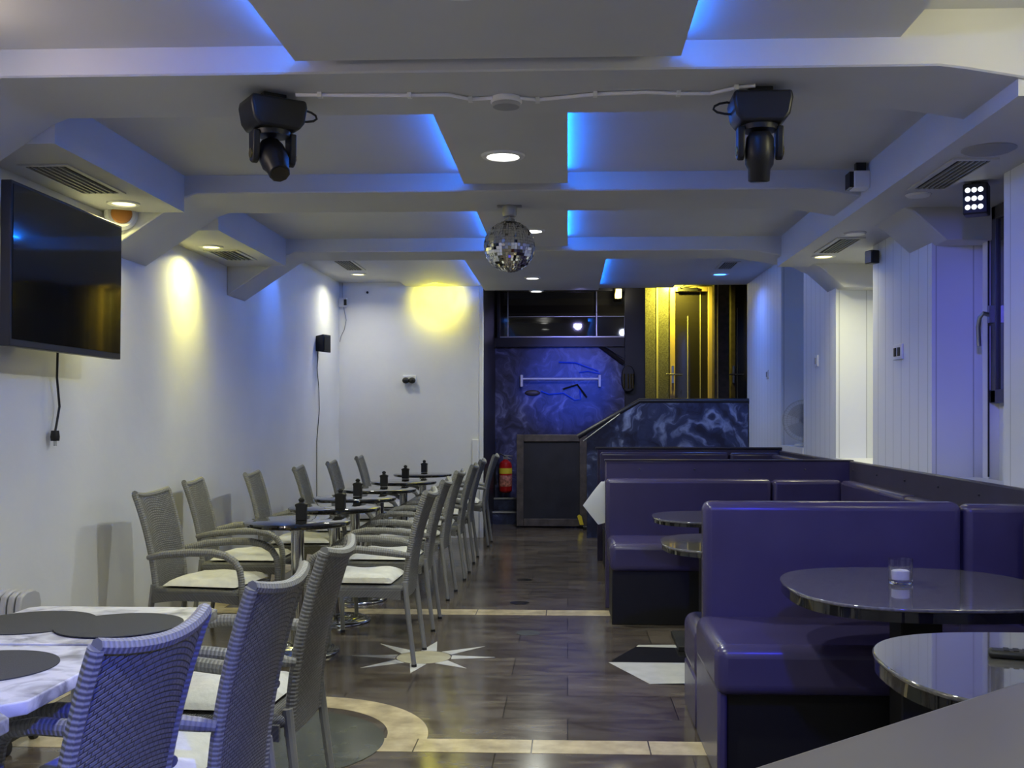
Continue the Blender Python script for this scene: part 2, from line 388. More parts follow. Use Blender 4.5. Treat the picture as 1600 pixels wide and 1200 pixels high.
# floor inlays
E = .0015
def band(y0, y1):
    global n
    x = XL; m = MB()
    while x < XR:
        x2 = min(x+.475, XR); m.box(x+.003, x2-.003, y0, y1, -.01, E); x = x2
    struct('trim_%d' % n, m, M['band'], flat=True); n += 1
band(4.20, 4.37); band(7.10, 7.29); band(1.3, 1.47)
m = MB(); y = 1.5
while y < 12.5: m.box(-2.53, -2.40, y+.003, min(y+.47, 12.8), -.01, E+.0004); y += .475
struct('trim_%d' % n, m, M['band'], flat=True); n += 1
# semicircle ring
cx, cy = -1.22, 4.37
def arc(r, a0, a1, k=40): return [(cx+r*math.cos(a0+(a1-a0)*i/k), cy+r*math.sin(a0+(a1-a0)*i/k)) for i in range(k+1)]
struct('trim_%d' % n, MB().prism(arc(.635, 0, PI)+arc(.465, PI, 0), -.01, E), M['band'], flat=True); n += 1
struct('trim_%d' % n, MB().prism([(cx+.465*math.cos(2*PI*i/60), cy-.08+.465*math.sin(2*PI*i/60)) for i in range(60)], -.01, E+.001), M['inlaygreen'], flat=True); n += 1
# star: circle and rays
sx_, sy_ = PZ(662, 1027, 0).x, PZ(662, 1027, 0).y
m = MB()
for zx, zy in ((750, 640), (795, 690), (665, 740), (410, 762), (183, 738), (145, 682), (275, 628), (533, 618)):
    tp = PZ(500+zx/2.909, 790+zy/2.909, 0); c = Vector((sx_, sy_)); d = (Vector((tp.x, tp.y))-c); L_ = d.length; d.normalize(); q = Vector((-d.y, d.x))
    p1 = c+d*.155+q*.045; p2 = c+d*L_; p3 = c+d*.155-q*.045
    m.prism([tuple(p3), tuple(p2), tuple(p1)], -.01, E)
struct('trim_%d' % n, m, M['inlaywhite'], flat=True); n += 1
struct('trim_%d' % n, MB().lathe([(0, -.01), (.15, -.01), (.15, E), (0, E)], 48, (sx_, sy_, 0)), M['inlaycream'], flat=True); n += 1
# cube-pattern inlay on the right
def fp_(px, py): p = PZ(px, py, 0); return (p.x, p.y)
Lp = fp_(951, 1035); T = fp_(998, 1008); B_ = fp_(1016, 1069)
def quad(pts, mt, e=E):
    global n
    struct('trim_%d' % n, MB().prism(pts[::-1], -.01, e), mt, flat=True); n += 1
quad([Lp, (1.2, Lp[1]), (1.38, T[1]-.12), (T[0]-.02, T[1]-.05)], M['inlayblack'])
quad([(T[0]-.02, T[1]-.05), (1.38, T[1]-.12), (1.3, T[1]+.05), T], M['inlaywhite'])
quad([Lp, B_, (1.38, B_[1]+.1), (1.2, Lp[1])], M['inlaywhite'])
quad([B_, (1.38, B_[1]-.06), (1.38, B_[1]+.1)], M['inlayblack'])
for px, py, rr, mt in ((825, 989, .075, 'inlaygreen'), (812, 942, .07, 'inlayblack'), (819, 906, .06, 'inlayblack'), (778, 873, .05, 'inlaygreen')):
    p = PZ(px, py, 0)
    struct('trim_%d' % n, MB().lathe([(0, -.01), (rr, -.01), (rr, E), (0, E)], 32, (p.x, p.y, 0)), M[mt], flat=True); n += 1

# windows in the recesses of the right wall
wn = 1
for y0, y1 in ((4.95, 5.76),):
    X = XREC
    f = MB(); f.box(X-.05, X+.01, y0, y1, 1.41, 1.48); f.box(X-.05, X+.01, y0, y1, 2.37, 2.44); f.box(X-.05, X+.01, y0, y0+.065, 1.41, 2.44); f.box(X-.05, X+.01, y1-.155, y1-.09, 1.41, 2.44)
    wo = struct('window_%d' % wn, f, M['winframe'], bevel=.005)
    o = MB().box(X-.035, X-.02, y0+.05, y1-.11, 1.46, 2.39).build('pane', M['glassdark'], wo)
    o = MB().box(X-.055, X+.01, y1-.08, y1, 1.0, 2.64).build('window_frame', M['white'], wo)
    o = MB().box(X-.06, X-.054, y1-.09, y1-.079, 1.02, 2.6).build('gasket', M['blackmatte'], wo)
    h = MB().box(X-.075, X-.05, y1-.145, y1-.11, 1.83, 1.92)
    h.tube([(X-.06, y1-.127, 1.87), (X-.10, y1-.127, 1.88), (X-.113, y1-.11, 1.86), (X-.113, y1-.09, 1.81), (X-.108, y1-.09, 1.71)], .012)
    h.build('handle', M['steel'], wo); wn += 1

# ------------------------------------------------------------------ back of the room
YP = 13.42
struct('wall_back_stairs', MB().box(-1.03, .98, YP+.03, YP+.2, 0, 2.26), M['mural'])
fr = MB()
fr.box(-1.03, -.93, YP-.05, YP+.15, 0, 3.2); fr.box(.72, .98, YP-.03, YP+.25, 0, 3.2); fr.box(-.93, .72, YP-.05, YP+.15, 2.21, 2.33)
fr.box(-.93, .72, YP-.05, YP+.15, 2.92, 3.2); fr.box(-.90, -.86, YP-.02, YP+.12, 2.33, 2.92)
struct('trim_%d' % n, fr, M['darkframe'], bevel=.006); n += 1
o = struct('window_%d' % wn, MB().box(-.9, .72, YP+.05, YP+.07, 2.33, 2.93), M['glassdark'])
mul = MB(); mul.box(-.77, -.755, YP+.03, YP+.05, 2.34, 2.92); mul.box(.36, .375, YP+.03, YP+.05, 2.34, 2.92); mul.box(-.77, .72, YP+.035, YP+.05, 2.60, 2.607); mul.box(-.9, .72, YP+.0, YP+.045, 2.335, 2.35)
mul.build('window_frame', M['steel'], o); wn += 1
# dark diagonal batten top right of the mural
a = PYY(935, 538, YP); b2 = PYY(975, 568, YP)
struct('trim_%d' % n, MB().tube([(a.x, YP-.0, a.z), (b2.x, YP, b2.z)], .03, 8), M['darkframe']); n += 1
fill = MB().prism([(a.x, a.z+.02), (b2.x+.1, b2.z), (b2.x+.1, a.z+.05)], YP-.01, YP+.03, 'y')
struct('trim_%d' % n, fill, M['darkframe']); n += 1
# steps at foot of the mural
st = MB(); st.box(-1.0, .25, 13.0, 13.5, 0, .15); st.box(-1.0, .25, 13.24, 13.5, .15, .30)
struct('trim_%d' % n, st, M['mural2']); n += 1
st = MB(); st.box(-1.0, .25, 12.985, 13.02, .142, .16); st.box(-1.0, .25, 13.225, 13.26, .292, .31)
struct('trim_%d' % n, st, M['grille']); n += 1
# balustrade wall with sloping end
p1 = PYY(917, 672, 11.62); p2 = PYY(1000, 628, 11.62); p3 = PYY(1172, 628, 11.62)
poly = [(p1.x, 0), (p3.x-.02, 0), (p3.x-.02, p2.z), (p2.x, p2.z), (p1.x, p1.z)]
struct('wall_balustrade', MB().prism(poly, 11.62, 11.72, 'y'), M['mural2'])
hr = MB().tube([(p1.x-.1, 11.64, p1.z-.075), (p2.x, 11.64, p2.z+.01), (p3.x, 11.64, p3.z+.01)], .03, 12)
tag(hr.build('handrail', M['darkframe']), 'dark handrail running along the sloping top of the painted balustrade', 'handrail')
hr2 = MB().tube([(p1.x-.04, 11.575, p1.z-.12), (p2.x-.22, 11.575, p2.z-.13)], .008, 8)
tag(hr2.build('rail', M['steel']), 'thin shiny rail below the sloping dark handrail', 'rail')
# landing and doors
struct('trim_%d' % n, MB().box(.98, 2.45, 12.0, 14.65, .85, .95), M['wood']); n += 1
dl = MB(); YD = 14.55
dl.box(.98, 2.5, YD+.02, YD+.08, .95, 3.2)
struct('trim_%d' % n, dl, M['doorpanel']); n += 1
sm = MB()
for px in (1003, 1027):
    x = PYY(px, 600, YD).x; sm.box(x-.012, x+.012, YD, YD+.03, .95, 3.2)
struct('trim_%d' % n, sm, M['seam']); n += 1
def door(px0, px1, pyt, mframe, num, lab=None):
    global n
    x0 = PYY(px0, 600, YD).x; x1 = PYY(px1, 600, YD).x; zt = PYY(px0, pyt, YD).z
    leaf = MB().box(x0+.06, x1-.05, YD-.05, YD+.0, .97, zt-.06)
    d = struct('door_%d' % num, leaf, M['glassdark'])
    f = MB(); f.box(x0, x0+.07, YD-.09, YD+.02, .95, zt); f.box(x1-.06, x1, YD-.09, YD+.02, .95, zt); f.box(x0+.07, x1-.06, YD-.09, YD+.02, zt-.07, zt)
    f.build('door_frame', mframe, d, bevel=.008)
    h = MB(); z = 1.90; h.box(x0+.02, x0+.05, YD-.11, YD-.09, z-.12, z+.12); h.tube([(x0+.035, YD-.1, z), (x0+.035, YD-.15, z), (x0+.17, YD-.15, z)], .011); h.tube([(x0+.035, YD-.15, z), (x0-.06, YD-.15, z)], .011)
    h.build('door_handle', M['chrome'], d)
    x = (x0+x1)/2
    g = MB(); g.box(x-.05, x-.04, YD-.06, YD-.05, .97, zt-.4); g.box(x+.12, x+.13, YD-.06, YD-.05, .97, zt-.07)
    g.build('glazing_bar', M['seam'], d)
    return x0, x1, zt
door(1046, 1112, 449, M['doorframe'], 1)
door(1140, 1172, 436, M['wood'], 2)
xx = PYY(1127, 600, 14.2).x
struct('trim_%d' % n, MB().box(xx-.10, xx+.10, 14.15, 14.35, .95, 3.2), M['wood'], bevel=.01); n += 1
xx = PYY(1119, 600, 14.3).x
struct('trim_%d' % n, MB().box(xx-.006, xx+.006, 14.13, 14.15, .95, 3.2), M['seam']); n += 1
# door closer arm above the gold door
p = PYY(1062, 449, 14.4); q = PYY(1105, 440, 14.4)
tag(MB().tube([p, (q.x-.15, 14.35, q.z+.04), q], .012).box(p.x-.02, p.x+.25, 14.42, 14.46, p.z-.05, p.z).build('door_closer', M['black']), 'black door closer arm above the gold framed door', 'door closer')

# wall rail, lamp, painted figure on the mural
t = thing('wall_rail', 'white horizontal bar fixed to the blue feathered mural', 'rail', (0, 0, 0))
a = PYY(815, 592, YP-.08); b2 = PYY(937, 592, YP-.08)
MB().tube([(a.x, a.y, a.z), (b2.x, b2.y, b2.z)], .013).build('bar', M['white'], t)
for p in (a, b2): MB().box(p.x-.015, p.x+.015, YP-.1, YP+.03, p.z-.1, p.z+.05).build('bracket', M['white'], t, bevel=.004)
t = thing('figure_relief', 'bright blue painted tangle of lines beneath the white bar on the mural', 'wall art', (0, 0, 0))
def mp(px, py, dy=0): p = PYY(px, py, YP+.02); return (p.x, YP+.02-dy, p.z)
MB().tube([mp(q[0], q[1], .015) for q in ((873, 566), (900, 567), (935, 580))], .011, 6).tube([mp(q[0], q[1], .015) for q in ((905, 582), (918, 580), (938, 584))], .008, 6).tube([mp(q[0], q[1], .015) for q in ((845, 611), (858, 616), (880, 614), (898, 625), (907, 624), (906, 608))], .009, 6).build('blue_line', M['bluepaint'], t)
MB().sphere(mp(832, 614), .1, 14, 8, (1, .2, .38)).build('grey_lobe', M['wood'], t)
MB().tube([mp(q[0], q[1], .03) for q in ((880, 608), (902, 601), (917, 621))], .013, 6).build('black_arm', M['black'], t)
t = thing('wall_lamp', 'rounded black wall lamp with gold reflector beside the mural', 'lamp', (0, 0, 0))
p = PYY(981, 592, YP-.05)
MB().prism([(p.x+.085*math.cos(a)*(abs(math.cos(a))**-.3 if abs(math.cos(a)) > .01 else 1), p.z+.165*math.sin(a)) for a in [2*PI*i/28 for i in range(28)]], YP-.14, YP-.03, 'y').build('housing', M['black'], t, bevel=.012)
g = MB()
for dx in (-.05, -.0, .035, .062): g.tube([(p.x+dx, YP-.145, p.z+.06), (p.x+dx, YP-.15, p.z-.12)], .009, 6)
g.build('reflector', M['gold'], t)
t = thing('wall_light', 'small square lamp high on the dark post near the ceiling', 'lamp', (0, 0, 0))
p = PYY(966, 458, YP-.1)
MB().box(p.x-.05, p.x+.05, YP-.12, YP-.05, p.z-.08, p.z+.08).build('lamp_body', M['gold'], t, bevel=.01)
MB().box(p.x-.03, p.x+.04, YP-.13, YP-.115, p.z-.06, p.z+.05).build('lamp_shade', M['lampyellow'], t)
l = point('wall_light_bulb', (p.x, YP-.22, p.z-.02), 3, (1, .95, .7), .04); l.parent = t
spot('stair_violet_fill', (.15, 11.2, 2.68), (-.1, 13.45, 1.2), 60, (.42, .40, 1), 95, 1, .05)  # added fill spots with no fixture, for the stair alcove and balustrade
spot('balustrade_fill', (.9, 9.6, 2.70), (1.1, 11.6, 1.2), 30, (.7, .75, 1), 80, 1, .05)

# chalkboard
t = thing('chalkboard', 'large blank chalkboard in a dark wooden frame leaning by the stairs', 'chalkboard', (0, 12.62, 0)); t.rotation_euler = (-.04, 0, 0)
x0 = PYY(807, 700, 12.62).x; x1 = PYY(917, 700, 12.62).x; zt = PYY(860, 679, 12.62).z
fm = MB(); fm.box(x0, x0+.085, -.02, .03, 0.02, zt); fm.box(x1-.085, x1, -.02, .03, 0.02, zt); fm.box(x0+.085, x1-.085, -.02, .03, 0.02, .11); fm.box(x0+.085, x1-.085, -.02, .03, zt-.085, zt)
fm.build('frame', M['wood'], t, bevel=.006)
MB().box(x0+.08, x1-.08, 0, .02, .1, zt-.08).build('board', M['chalk'], t)
p = PZ(912, 812, .1); 
tag(MB().prism([(0, 0), (.045, 0), (.02, .1), (-.01, .12), (-.03, .1)], 0, .04, 'y').build('yellow_tag', M['yellow'], loc=(x1-.085, 12.50, .05)), 'small bright yellow tag at the lower right corner of the chalkboard', 'tag')
tag(MB().box(-.06, .06, -.05, .05, 0, .045).build('door_stop', M['black'], loc=(x1+.01, 12.45, 0), bevel=.01), 'dark block on the floor under the yellow tag', 'block')

# extinguisher
t = thing('fire_extinguisher', 'red fire extinguisher with yellow label hanging left of the chalkboard', 'fire extinguisher', (PYY(790, 740, 13.33).x, 13.33, .37))
MB().box(-.03, .03, .07, .13, .2, .34).build('wall_bracket', M['black'], t)
MB().lathe([(0, 0), (.06, 0), (.08, .02), (.082, .06), (.082, .33), (.07, .38), (.03, .41), (.03, .43), (0, .43)], 24).build('cylinder', M['red'], t)
MB().lathe([(.0835, .24), (.0835, .31)], 24).build('label_band', M['yellow'], t)
MB().lathe([(.0835, .08), (.0835, .22)], 24).build('instruction_label', mat('pinkish_label', (.5, .2, .16), .5, noise=.7, nscale=35), t)
MB().box(-.03, .03, -.03, .03, .42, .46).tube([(-.02, 0, .47), (.09, -.02, .46)], .008).tube([(-.02, 0, .45), (.08, -.02, .42)], .008).build('valve', M['steel'], t)
MB().tube([(0, -.02, .45), (-.06, -.03, .49), (-.12, -.03, .42), (-.13, -.03, .25), (-.12, -.03, .1)], .012).build('hose', M['black'], t)

# ------------------------------------------------------------------ fixtures on ceiling
def downlight(px, py, Z, kind, label, r=.085, power=0, color=WHITE):
    p = PZ(px, py, Z)
    return downlight_at(p.x, p.y, Z, kind, label, r, power, color)
def downlight_at(x, y, Z, kind, label, r=.085, power=0, color=WHITE, grp='round recessed ceiling lights'):
    t = thing('downlight', label, 'ceiling light', (x, y, Z), 0, grp)
    MB().lathe([(r*.72, -.002), (r*.78, -.010), (r, -.008), (r*1.05, 0), (r*.72, 0)], 32).build('ring', M['white'], t)
    MB().lathe([(0, -.004), (r*.72, -.004)], 28).build('diffuser', M[kind], t)
    if power:
        l = area('downlight_bulb', (0, 0, -.012), power, color, r*1.3, spread=math.radians(150)); l.parent = t
    return t
P0 = 19
downlight(786, 243, 2.5735, 'lampwhite', 'large bright round light on the ceiling panel in front of the mirror ball', .10, P0)
downlight(833, 360, 2.5735, 'lampwhite', 'bright round light partly hidden behind the mirror ball', .077, P0)
downlight(832, 434, 2.6995, 'lampwhite', 'bright round light just right below the mirror ball', .077, P0*.6)
downlight(838, 454.5, 2.6995, 'lampwhite', 'farthest round light at the end of the wide ceiling panel', .077, P0*.5)
downlight(193, 317, 2.448, 'lampyellow', 'yellowish round light above the television', .08, 7, YEL)
downlight(330, 385, 2.448, 'lampyellow', 'yellowish round light with a yellow glow on the left wall below', .075, 6, YEL)
downlight(1287, 400, 2.443, 'lampyellow', 'yellowish round light on the right soffit beside the white panelling', .08, 9, (1, .97, .6))
downlight(560, 428, 2.8075, 'lampyellow', 'small round light in the far left corner of the ceiling', .08, 7, (1, .97, .75))
downlight(1125, 428, 2.794, 'lampblue', 'blue round light near the doors at the back right', .09, 8, (.1, .25, 1))
for x, y in ((-.31, 3.0), (-.31, 1.0), (-.31, -1.2)):  # added lights out of view, continuing the row to brighten the room
    downlight_at(x, y, 2.5735, 'lampwhite', {3.0: 'added unseen round light on the nearest ceiling panel just above the picture edge', 1.0: 'added unseen round ceiling light right above the camera', -1.2: 'added unseen round ceiling light behind the camera'}[y], .10, P0)
for px, py, r, lab in ((1545, 233, .108, 'flat round speaker grille in the right soffit nearest the camera'), (1435, 304, .063, 'small flat round cover in the right soffit beyond the vent'), (1336, 364, .068, 'shallow round dome in the right soffit near the yellowish light')):
    p = PZ(px, py, 2.443)
    o = MB().lathe([(0, -.012), (r*.85, -.010), (r, -.002), (r, 0)], 32).build('ceiling_cover', M['grille'] if r > .09 else M['white'], loc=(p.x, p.y, 2.443)); tag(o, lab, 'ceiling cover')
for x, y, z, pw, col_, sd in ((1.82, 3.2, 2.58, 16, (1, .93, .50), 'right'), (-2.2, 3.2, 2.53, 16, (1, .82, .66), 'left')):  # assumed lamps, added out of view for the warm glow on the ceiling edges
    t = thing('assumed_globe_lamp', 'assumed warm globe lamp, added out of view on the ceiling near the %s wall, before the first beam' % sd, 'lamp', (x, y, z))
    MB().tube([(0, 0, .05), (0, 0, .12)], .02, 12).build('stem', M['white'], t); MB().sphere((0, 0, 0), .055, 20, 12).build('globe', M['lampwhite'], t)
    l = point('assumed_globe_bulb', (0, -.075, -.0), pw, col_, .03); l.parent = t
def vent(px, py, Z, lab, wx=.24, wy=.34):
    p = PZ(px, py, Z)
    t = thing('ceiling_vent', lab, 'vent', (p.x, p.y, Z), 0, 'air vents in the ceiling soffits')
    wx *= .9; wy *= .9; a, b_ = wx/2, wy/2
    f = MB(); f.box(-a-.025, a+.025, -b_-.025, -b_, -.008, 0); f.box(-a-.025, a+.025, b_, b_+.025, -.008, 0); f.box(-a-.025, -a, -b_, b_, -.008, 0); f.box(a, a+.025, -b_, b_, -.008, 0)
    f.build('frame', M['ceil'], t)
    MB().box(-a, a, -b_, b_, -.002, 0).build('backing', M['dark'], t)
    s = MB(); k = 6
    for i in range(1, k): x = -a+wx*i/k; s.box(x-.004, x+.004, -b_, b_, -.010, -.002)
    s.build('slat', M['grille'], t)
vent(117, 280, 2.448, 'dark slotted air vent in the left soffit above the television', .20, .62)
vent(361, 398, 2.448, 'dark slotted air vent in the left soffit beside the yellow wall glow', .20, .45)
vent(545, 414, 2.8075, 'dark air vent in the far left corner of the ceiling', .17, .7)
vent(1485, 272, 2.443, 'black slotted air vent in the right soffit above the strobe lamp', .16, .62)
vent(1311, 383, 2.443, 'slotted air vent in the right soffit before the yellowish light', .14, .62)
vent(1137, 414, 2.794, 'dark air vent beside the blue round light', .14, .5)

# mirror ball
p = PZ(796, 322, 2.5465)
bx_, by_ = p.x, p.y
t = thing('mirror_ball', 'silver mirror ball hanging from the second ceiling beam', 'mirror ball', (bx_, by_, 2.5465))
MB().lathe([(0, 0), (.041, 0), (.041, -.05), (.036, -.06), (0, -.06)], 24).build('motor', M['steel'], t)
MB().box(-.07, .07, -.03, .03, -.004, 0).build('mount_plate', M['steel'], t)
MB().tube([(0, 0, -.06), (0, 0, -.10)], .006).build('chain', M['steel'], t)
zc = H+(649-385)*(by_)/F-2.5465
mbm = MB(); R_ = .147; nv, nu = 26, 52; c = Vector((0, 0, zc))
def sp(i, j): th = PI*i/nv; ph = 2*PI*j/nu; return c+Vector((math.sin(th)*math.cos(ph), math.sin(th)*math.sin(ph), math.cos(th)))*R_
for i in range(nv):
    for j in range(nu):
        q = [sp(i, j), sp(i+1, j), sp(i+1, j+1), sp(i, j+1)]
        ctr = sum(q, Vector())/4; nn = (ctr-c).normalized()
        tl = Vector([random.uniform(-.0016, .0016) for _ in range(3)])
        q = [ctr+(v-ctr)*.93 + nn*tl.dot((v-ctr).normalized()) for v in q]
        if i in (0, nv-1): q = [q[0], q[1], q[2]] if i == 0 else [q[0], q[1], q[3]]
        mbm.bm.faces.new([mbm.bm.verts.new(v) for v in q])
mbm.build('mirror_tiles', M['mirror'], t, flat=True)
MB().sphere((0, 0, zc), R_*.985, 32, 20).build('core', M['steel'], t)
MB().lathe([(0, 0), (.03, 0), (.03, -.02), (0, -.02)], 16, (0, 0, zc+R_+.012)).build('cap', M['steel'], t)

# moving heads
def moving_head(x, y, rz, tilt, lab):
    t = thing('moving_head_light', lab, 'stage light', (x, y, 2.5465), rz); t.scale = (.9, .9, .9)
    MB().box(-.05, .05, -.03, .03, -.035, 0).build('clamp', M['black'], t, bevel=.004)
    m = MB(); poly = [(-.115, -.03), (.115, -.03), (.12, -.06), (.108, -.125), (.085, -.155), (-.085, -.155), (-.108, -.125), (-.12, -.06)]
    m.prism(poly, -.09, .09, 'y'); m.build('base_box', M['black'], t, bevel=.012)
    MB().lathe([(0, -.15), (.075, -.15), (.07, -.175), (0, -.175)], 24).build('turntable', M['black'], t)
    for s in (-1, 1):
        y_ = MB(); xs = s*.078
        y_.prism([(-.035, -.16), (.035, -.16), (.032, -.25), (.022, -.285), (0, -.295), (-.022, -.285), (-.032, -.25)], xs-.014, xs+.014, 'x')
        yo = y_.build('yoke_arm', M['black'], t, bevel=.006)
        mt = Matrix.Translation((xs+s*.015, 0, -.255)) @ Matrix.Rotation(PI/2, 4, 'Y')
        MB().lathe([(0, -.003), (.02, -.003), (.02, .003), (0, .003)], 16, mt=mt).build('pivot_cap', M['gold'], yo)
    hd = bpy.data.objects.new('head', None)
    m = MB(); rot = Matrix.Translation((0, 0, -.255)) @ Matrix.Rotation(tilt, 4, 'X')
    m.lathe([(0, .075), (.04, .075), (.056, .05), (.06, .0), (.058, -.055), (.046, -.075), (.044, -.12), (.040, -.125), (0, -.12)], 10, mt=rot)
    ho = m.build('head', M['black'], t, bevel=.003, bseg=1)
    MB().lathe([(0, -.127), (.036, -.127)], 20, mt=rot).build('lens', M['glassdark'], ho)
    MB().tube([(-.10, .02, -.055), (-.13, .02, -.05), (-.16, .02, -.055), (-.18, .02, -.065), (-.185, .02, -.078), (-.17, .02, -.09), (-.14, .02, -.097), (-.10, .02, -.1)], .005, 8).build('power_lead', M['black'], t)
    return t
p = PZ(418, 148, 2.5465); q = PZ(1187, 138, 2.5465)
moving_head(p.x+.02, p.y, math.radians(215), .75, 'black moving head stage light on the left of the first beam')
moving_head(q.x, q.y, 0, .15, 'black moving head stage light on the right of the first beam')
# cable and detector on the first beam
pts = [PZ(a_, b_, 2.539) for a_, b_ in ((462, 148), (500, 148.5), (560, 149), (640, 149), (700, 148), (735, 155), (770, 153))]
pts2 = [PZ(a_, b_, 2.539) for a_, b_ in ((812, 153), (840, 156), (880, 152), (930, 147), (1010, 144), (1060, 146), (1110, 146), (1150, 137), (1180, 134))]
for P_, lab in ((pts, 'white cable on the first beam running left of the smoke detector'), (pts2, 'white cable on the first beam running right of the smoke detector')):
    t = thing('ceiling_cable', lab, 'cable')
    MB().tube(P_, .007, 8).build('cord', M['cable'], t)
    for k in range(1, len(P_)-1, 2): MB().box(-.008, .008, -.014, .014, -.010, .008).build('cable_clip', M['white'], t, loc=P_[k])
p = PZ(791, 153, 2.5465)
t = thing('smoke_detector', 'round smoke detector in the middle of the first ceiling beam', 'smoke detector', (p.x, p.y, 2.5465))
MB().lathe([(0, 0), (.058, 0), (.06, -.018), (.055, -.022)], 28).build('base_ring', M['white'], t)
MB().lathe([(.055, -.018), (.05, -.035), (0, -.04)], 28).build('sensor_cap', M['grille'], t)

# motion sensor box on right soffit
p = Vector((1.494, 5.517, 2.5645))
t = thing('infrared_receiver', 'small black and white box fixed in the corner of the second beam', 'sensor', p)
MB().box(-.03, .055, -.05, .05, -.055, .035).build('housing', M['white'], t, bevel=.008); MB().box(-.05, -.028, -.045, .045, -.05, .03).build('lens', M['black'], t); MB().box(-.01, .04, -.02, .02, .035, .09).build('bracket', M['black'], t)
# strobe
t = thing('strobe_lamp', 'black lamp with a grid of small white lights under the right soffit', 'lamp', (1.926, 5.06, 2.362), math.radians(-28))
MB().box(-.055, .055, -.05, .05, -.075, .07).build('housing', M['black'], t, bevel=.008)
for r_ in range(3):
    lb = MB()
    for c_ in range(3): lb.lathe([(0, 0), (.0125, 0), (.011, .004), (0, .005)], 12, mt=Matrix.Translation((-.032+c_*.028, -.05, .038-r_*.04)) @ Matrix.Rotation(PI/2, 4, 'X'))
    lb.build('led_row', M['ledwin'], t)
MB().box(-.02, .02, -.01, .02, .06, .09).build('bracket', M['black'], t)
p = PXX(1357, 402, 1.91)
t = thing('wall_speaker', 'small black speaker high on the panelled pilaster under the right soffit', 'speaker', (1.933, p.y, p.z), math.radians(20)); t.scale = (.6, .6, .6)
MB().box(-.05, .05, -.06, .06, -.07, .07).build('cabinet', M['black'], t, bevel=.01); MB().box(-.055, -.049, -.05, .05, -.06, .06).build('speaker_grille', M['grille'], t); MB().box(.03, .09, -.015, .015, -.015, .015).build('bracket', M['black'], t)

# outlets etc on the right pilasters
def plate(px, py, X, w_, h_, lab, two=False, name='wall_switch', cat='switch'):
    p = PXX(px, py, X)
    t = thing(name, lab, cat, (X, p.y, p.z))
    MB().box(-.012, 0, -w_/2, w_/2, -h_/2, h_/2).build('plate', M['white'], t, bevel=.003)
    for dy in ((-.035, .035) if two else (0,)): MB().box(-.018, -.01, dy-.018, dy+.018, -h_*.28, h_*.28).build('button', M['grille'] if not two else M['dark'], t)
plate(1405, 550, XR, .17, .09, 'double socket plate on the panelled pilaster right of the yellow glow', True, 'wall_socket', 'socket')
plate(1277, 564, XR, .09, .09, 'white thermostat on the narrow white pilaster beyond the yellow glow', False, 'thermostat', 'thermostat')
plate(1200, 585, XR, .07, .09, 'small switch on the farthest white pilaster above the booths')

# ------------------------------------------------------------------ left wall
t = thing('television', 'large black flat television mounted high on the left wall', 'television', (0, 0, 0))
Y0 = PXX(17, 280, -2.295).y; Y1 = PXX(190, 354, -2.295).y
zt0 = PXX(17, 280, -2.295).z; zb0 = PXX(11, 541, -2.327).z
L_ = Y1-Y0; tv = bpy.data.objects.new('x', None); bpy.data.objects.remove(tv)
tvh = zt0-zb0
rot = Matrix.Translation((-2.30, Y0, zb0)) @ Matrix.Rotation(math.radians(.6), 4, 'Y')
MB().box(-.045, 0, 0, L_, 0, tvh, rot).build('bezel', M['tvframe'], t, bevel=.004)
MB().box(-.001, .003, .014, L_-.014, .03, tvh-.014, rot).build('screen', M['tvscreen'], t)
MB().box(-.2, -.03, L_*.4, L_*.6, tvh*.35, tvh*.65, rot).build('wall_bracket', M['black'], t)
p = PXX(90, 555, -2.485); q = PXX(86, 676, -2.485)
t = thing('power_cable', 'black power lead hanging below the television with its plug loose', 'cable')
MB().tube([(p.x, p.y, p.z+.08), p, PXX(89, 590, -2.485), PXX(93, 635, -2.493), PXX(88, 665, -2.493), q], .006, 8).build('cord', M['black'], t)
pl = MB(); pl.lathe([(0, 0), (.018, .0), (.022, -.03), (.02, -.05), (0, -.05)], 12, q+Vector((0, 0, .01))).build('plug', M['black'], t)
MB().tube([q+Vector((0, -.009, -.03)), q+Vector((0, -.009, -.065))], .0025, 6).tube([q+Vector((0, .009, -.03)), q+Vector((0, .009, -.065))], .0025, 6).build('plug_pin', M['chrome'], t)
# orange device above TV
p = PXX(183, 337, -2.448)
t = thing('wall_alarm', 'round white and orange device under the left soffit behind the television', 'alarm', (XL+.09, p.y, p.z), math.radians(-62))
MB().box(-.09, .0, -.02, .02, -.02, .02).build('bracket', M['white'], t)
rm = Matrix.Rotation(PI/2, 4, 'Y')
MB().lathe([(0, 0), (.085, 0), (.085, .05), (.07, .07), (0, .07)], 28, mt=rm).build('housing', M['white'], t)
MB().lathe([(0, .072), (.055, .072), (.05, .085), (0, .09)], 24, mt=rm).build('orange_dome', M['orange'], t)
# speaker near corner with cord
p = PXX(504, 537, -2.466)
t = thing('wall_speaker', 'small black speaker on the left wall near the far corner', 'speaker', (XL+.04, p.y, p.z), math.radians(-20))
MB().prism([(-.05, -.075), (.07, -.09), (.07, .09), (-.05, .07)], -.07, .07, 'y').build('cabinet', M['black'], t, bevel=.008)
MB().box(.068, .074, -.055, .055, -.07, .07).build('speaker_grille', M['dark'], t)
y_ = p.y
cp = [PXX(a_, b_, -2.512) for a_, b_ in ((497, 548), (495.5, 575), (498, 605), (499, 640), (495, 690), (495, 745))]; cp.append(Vector((-2.512, cp[-1].y, .06)))
tag(MB().tube(cp, .004, 6).build('speaker_wire', M['black']), 'thin black wire dropping from the small speaker on the left wall', 'cable')
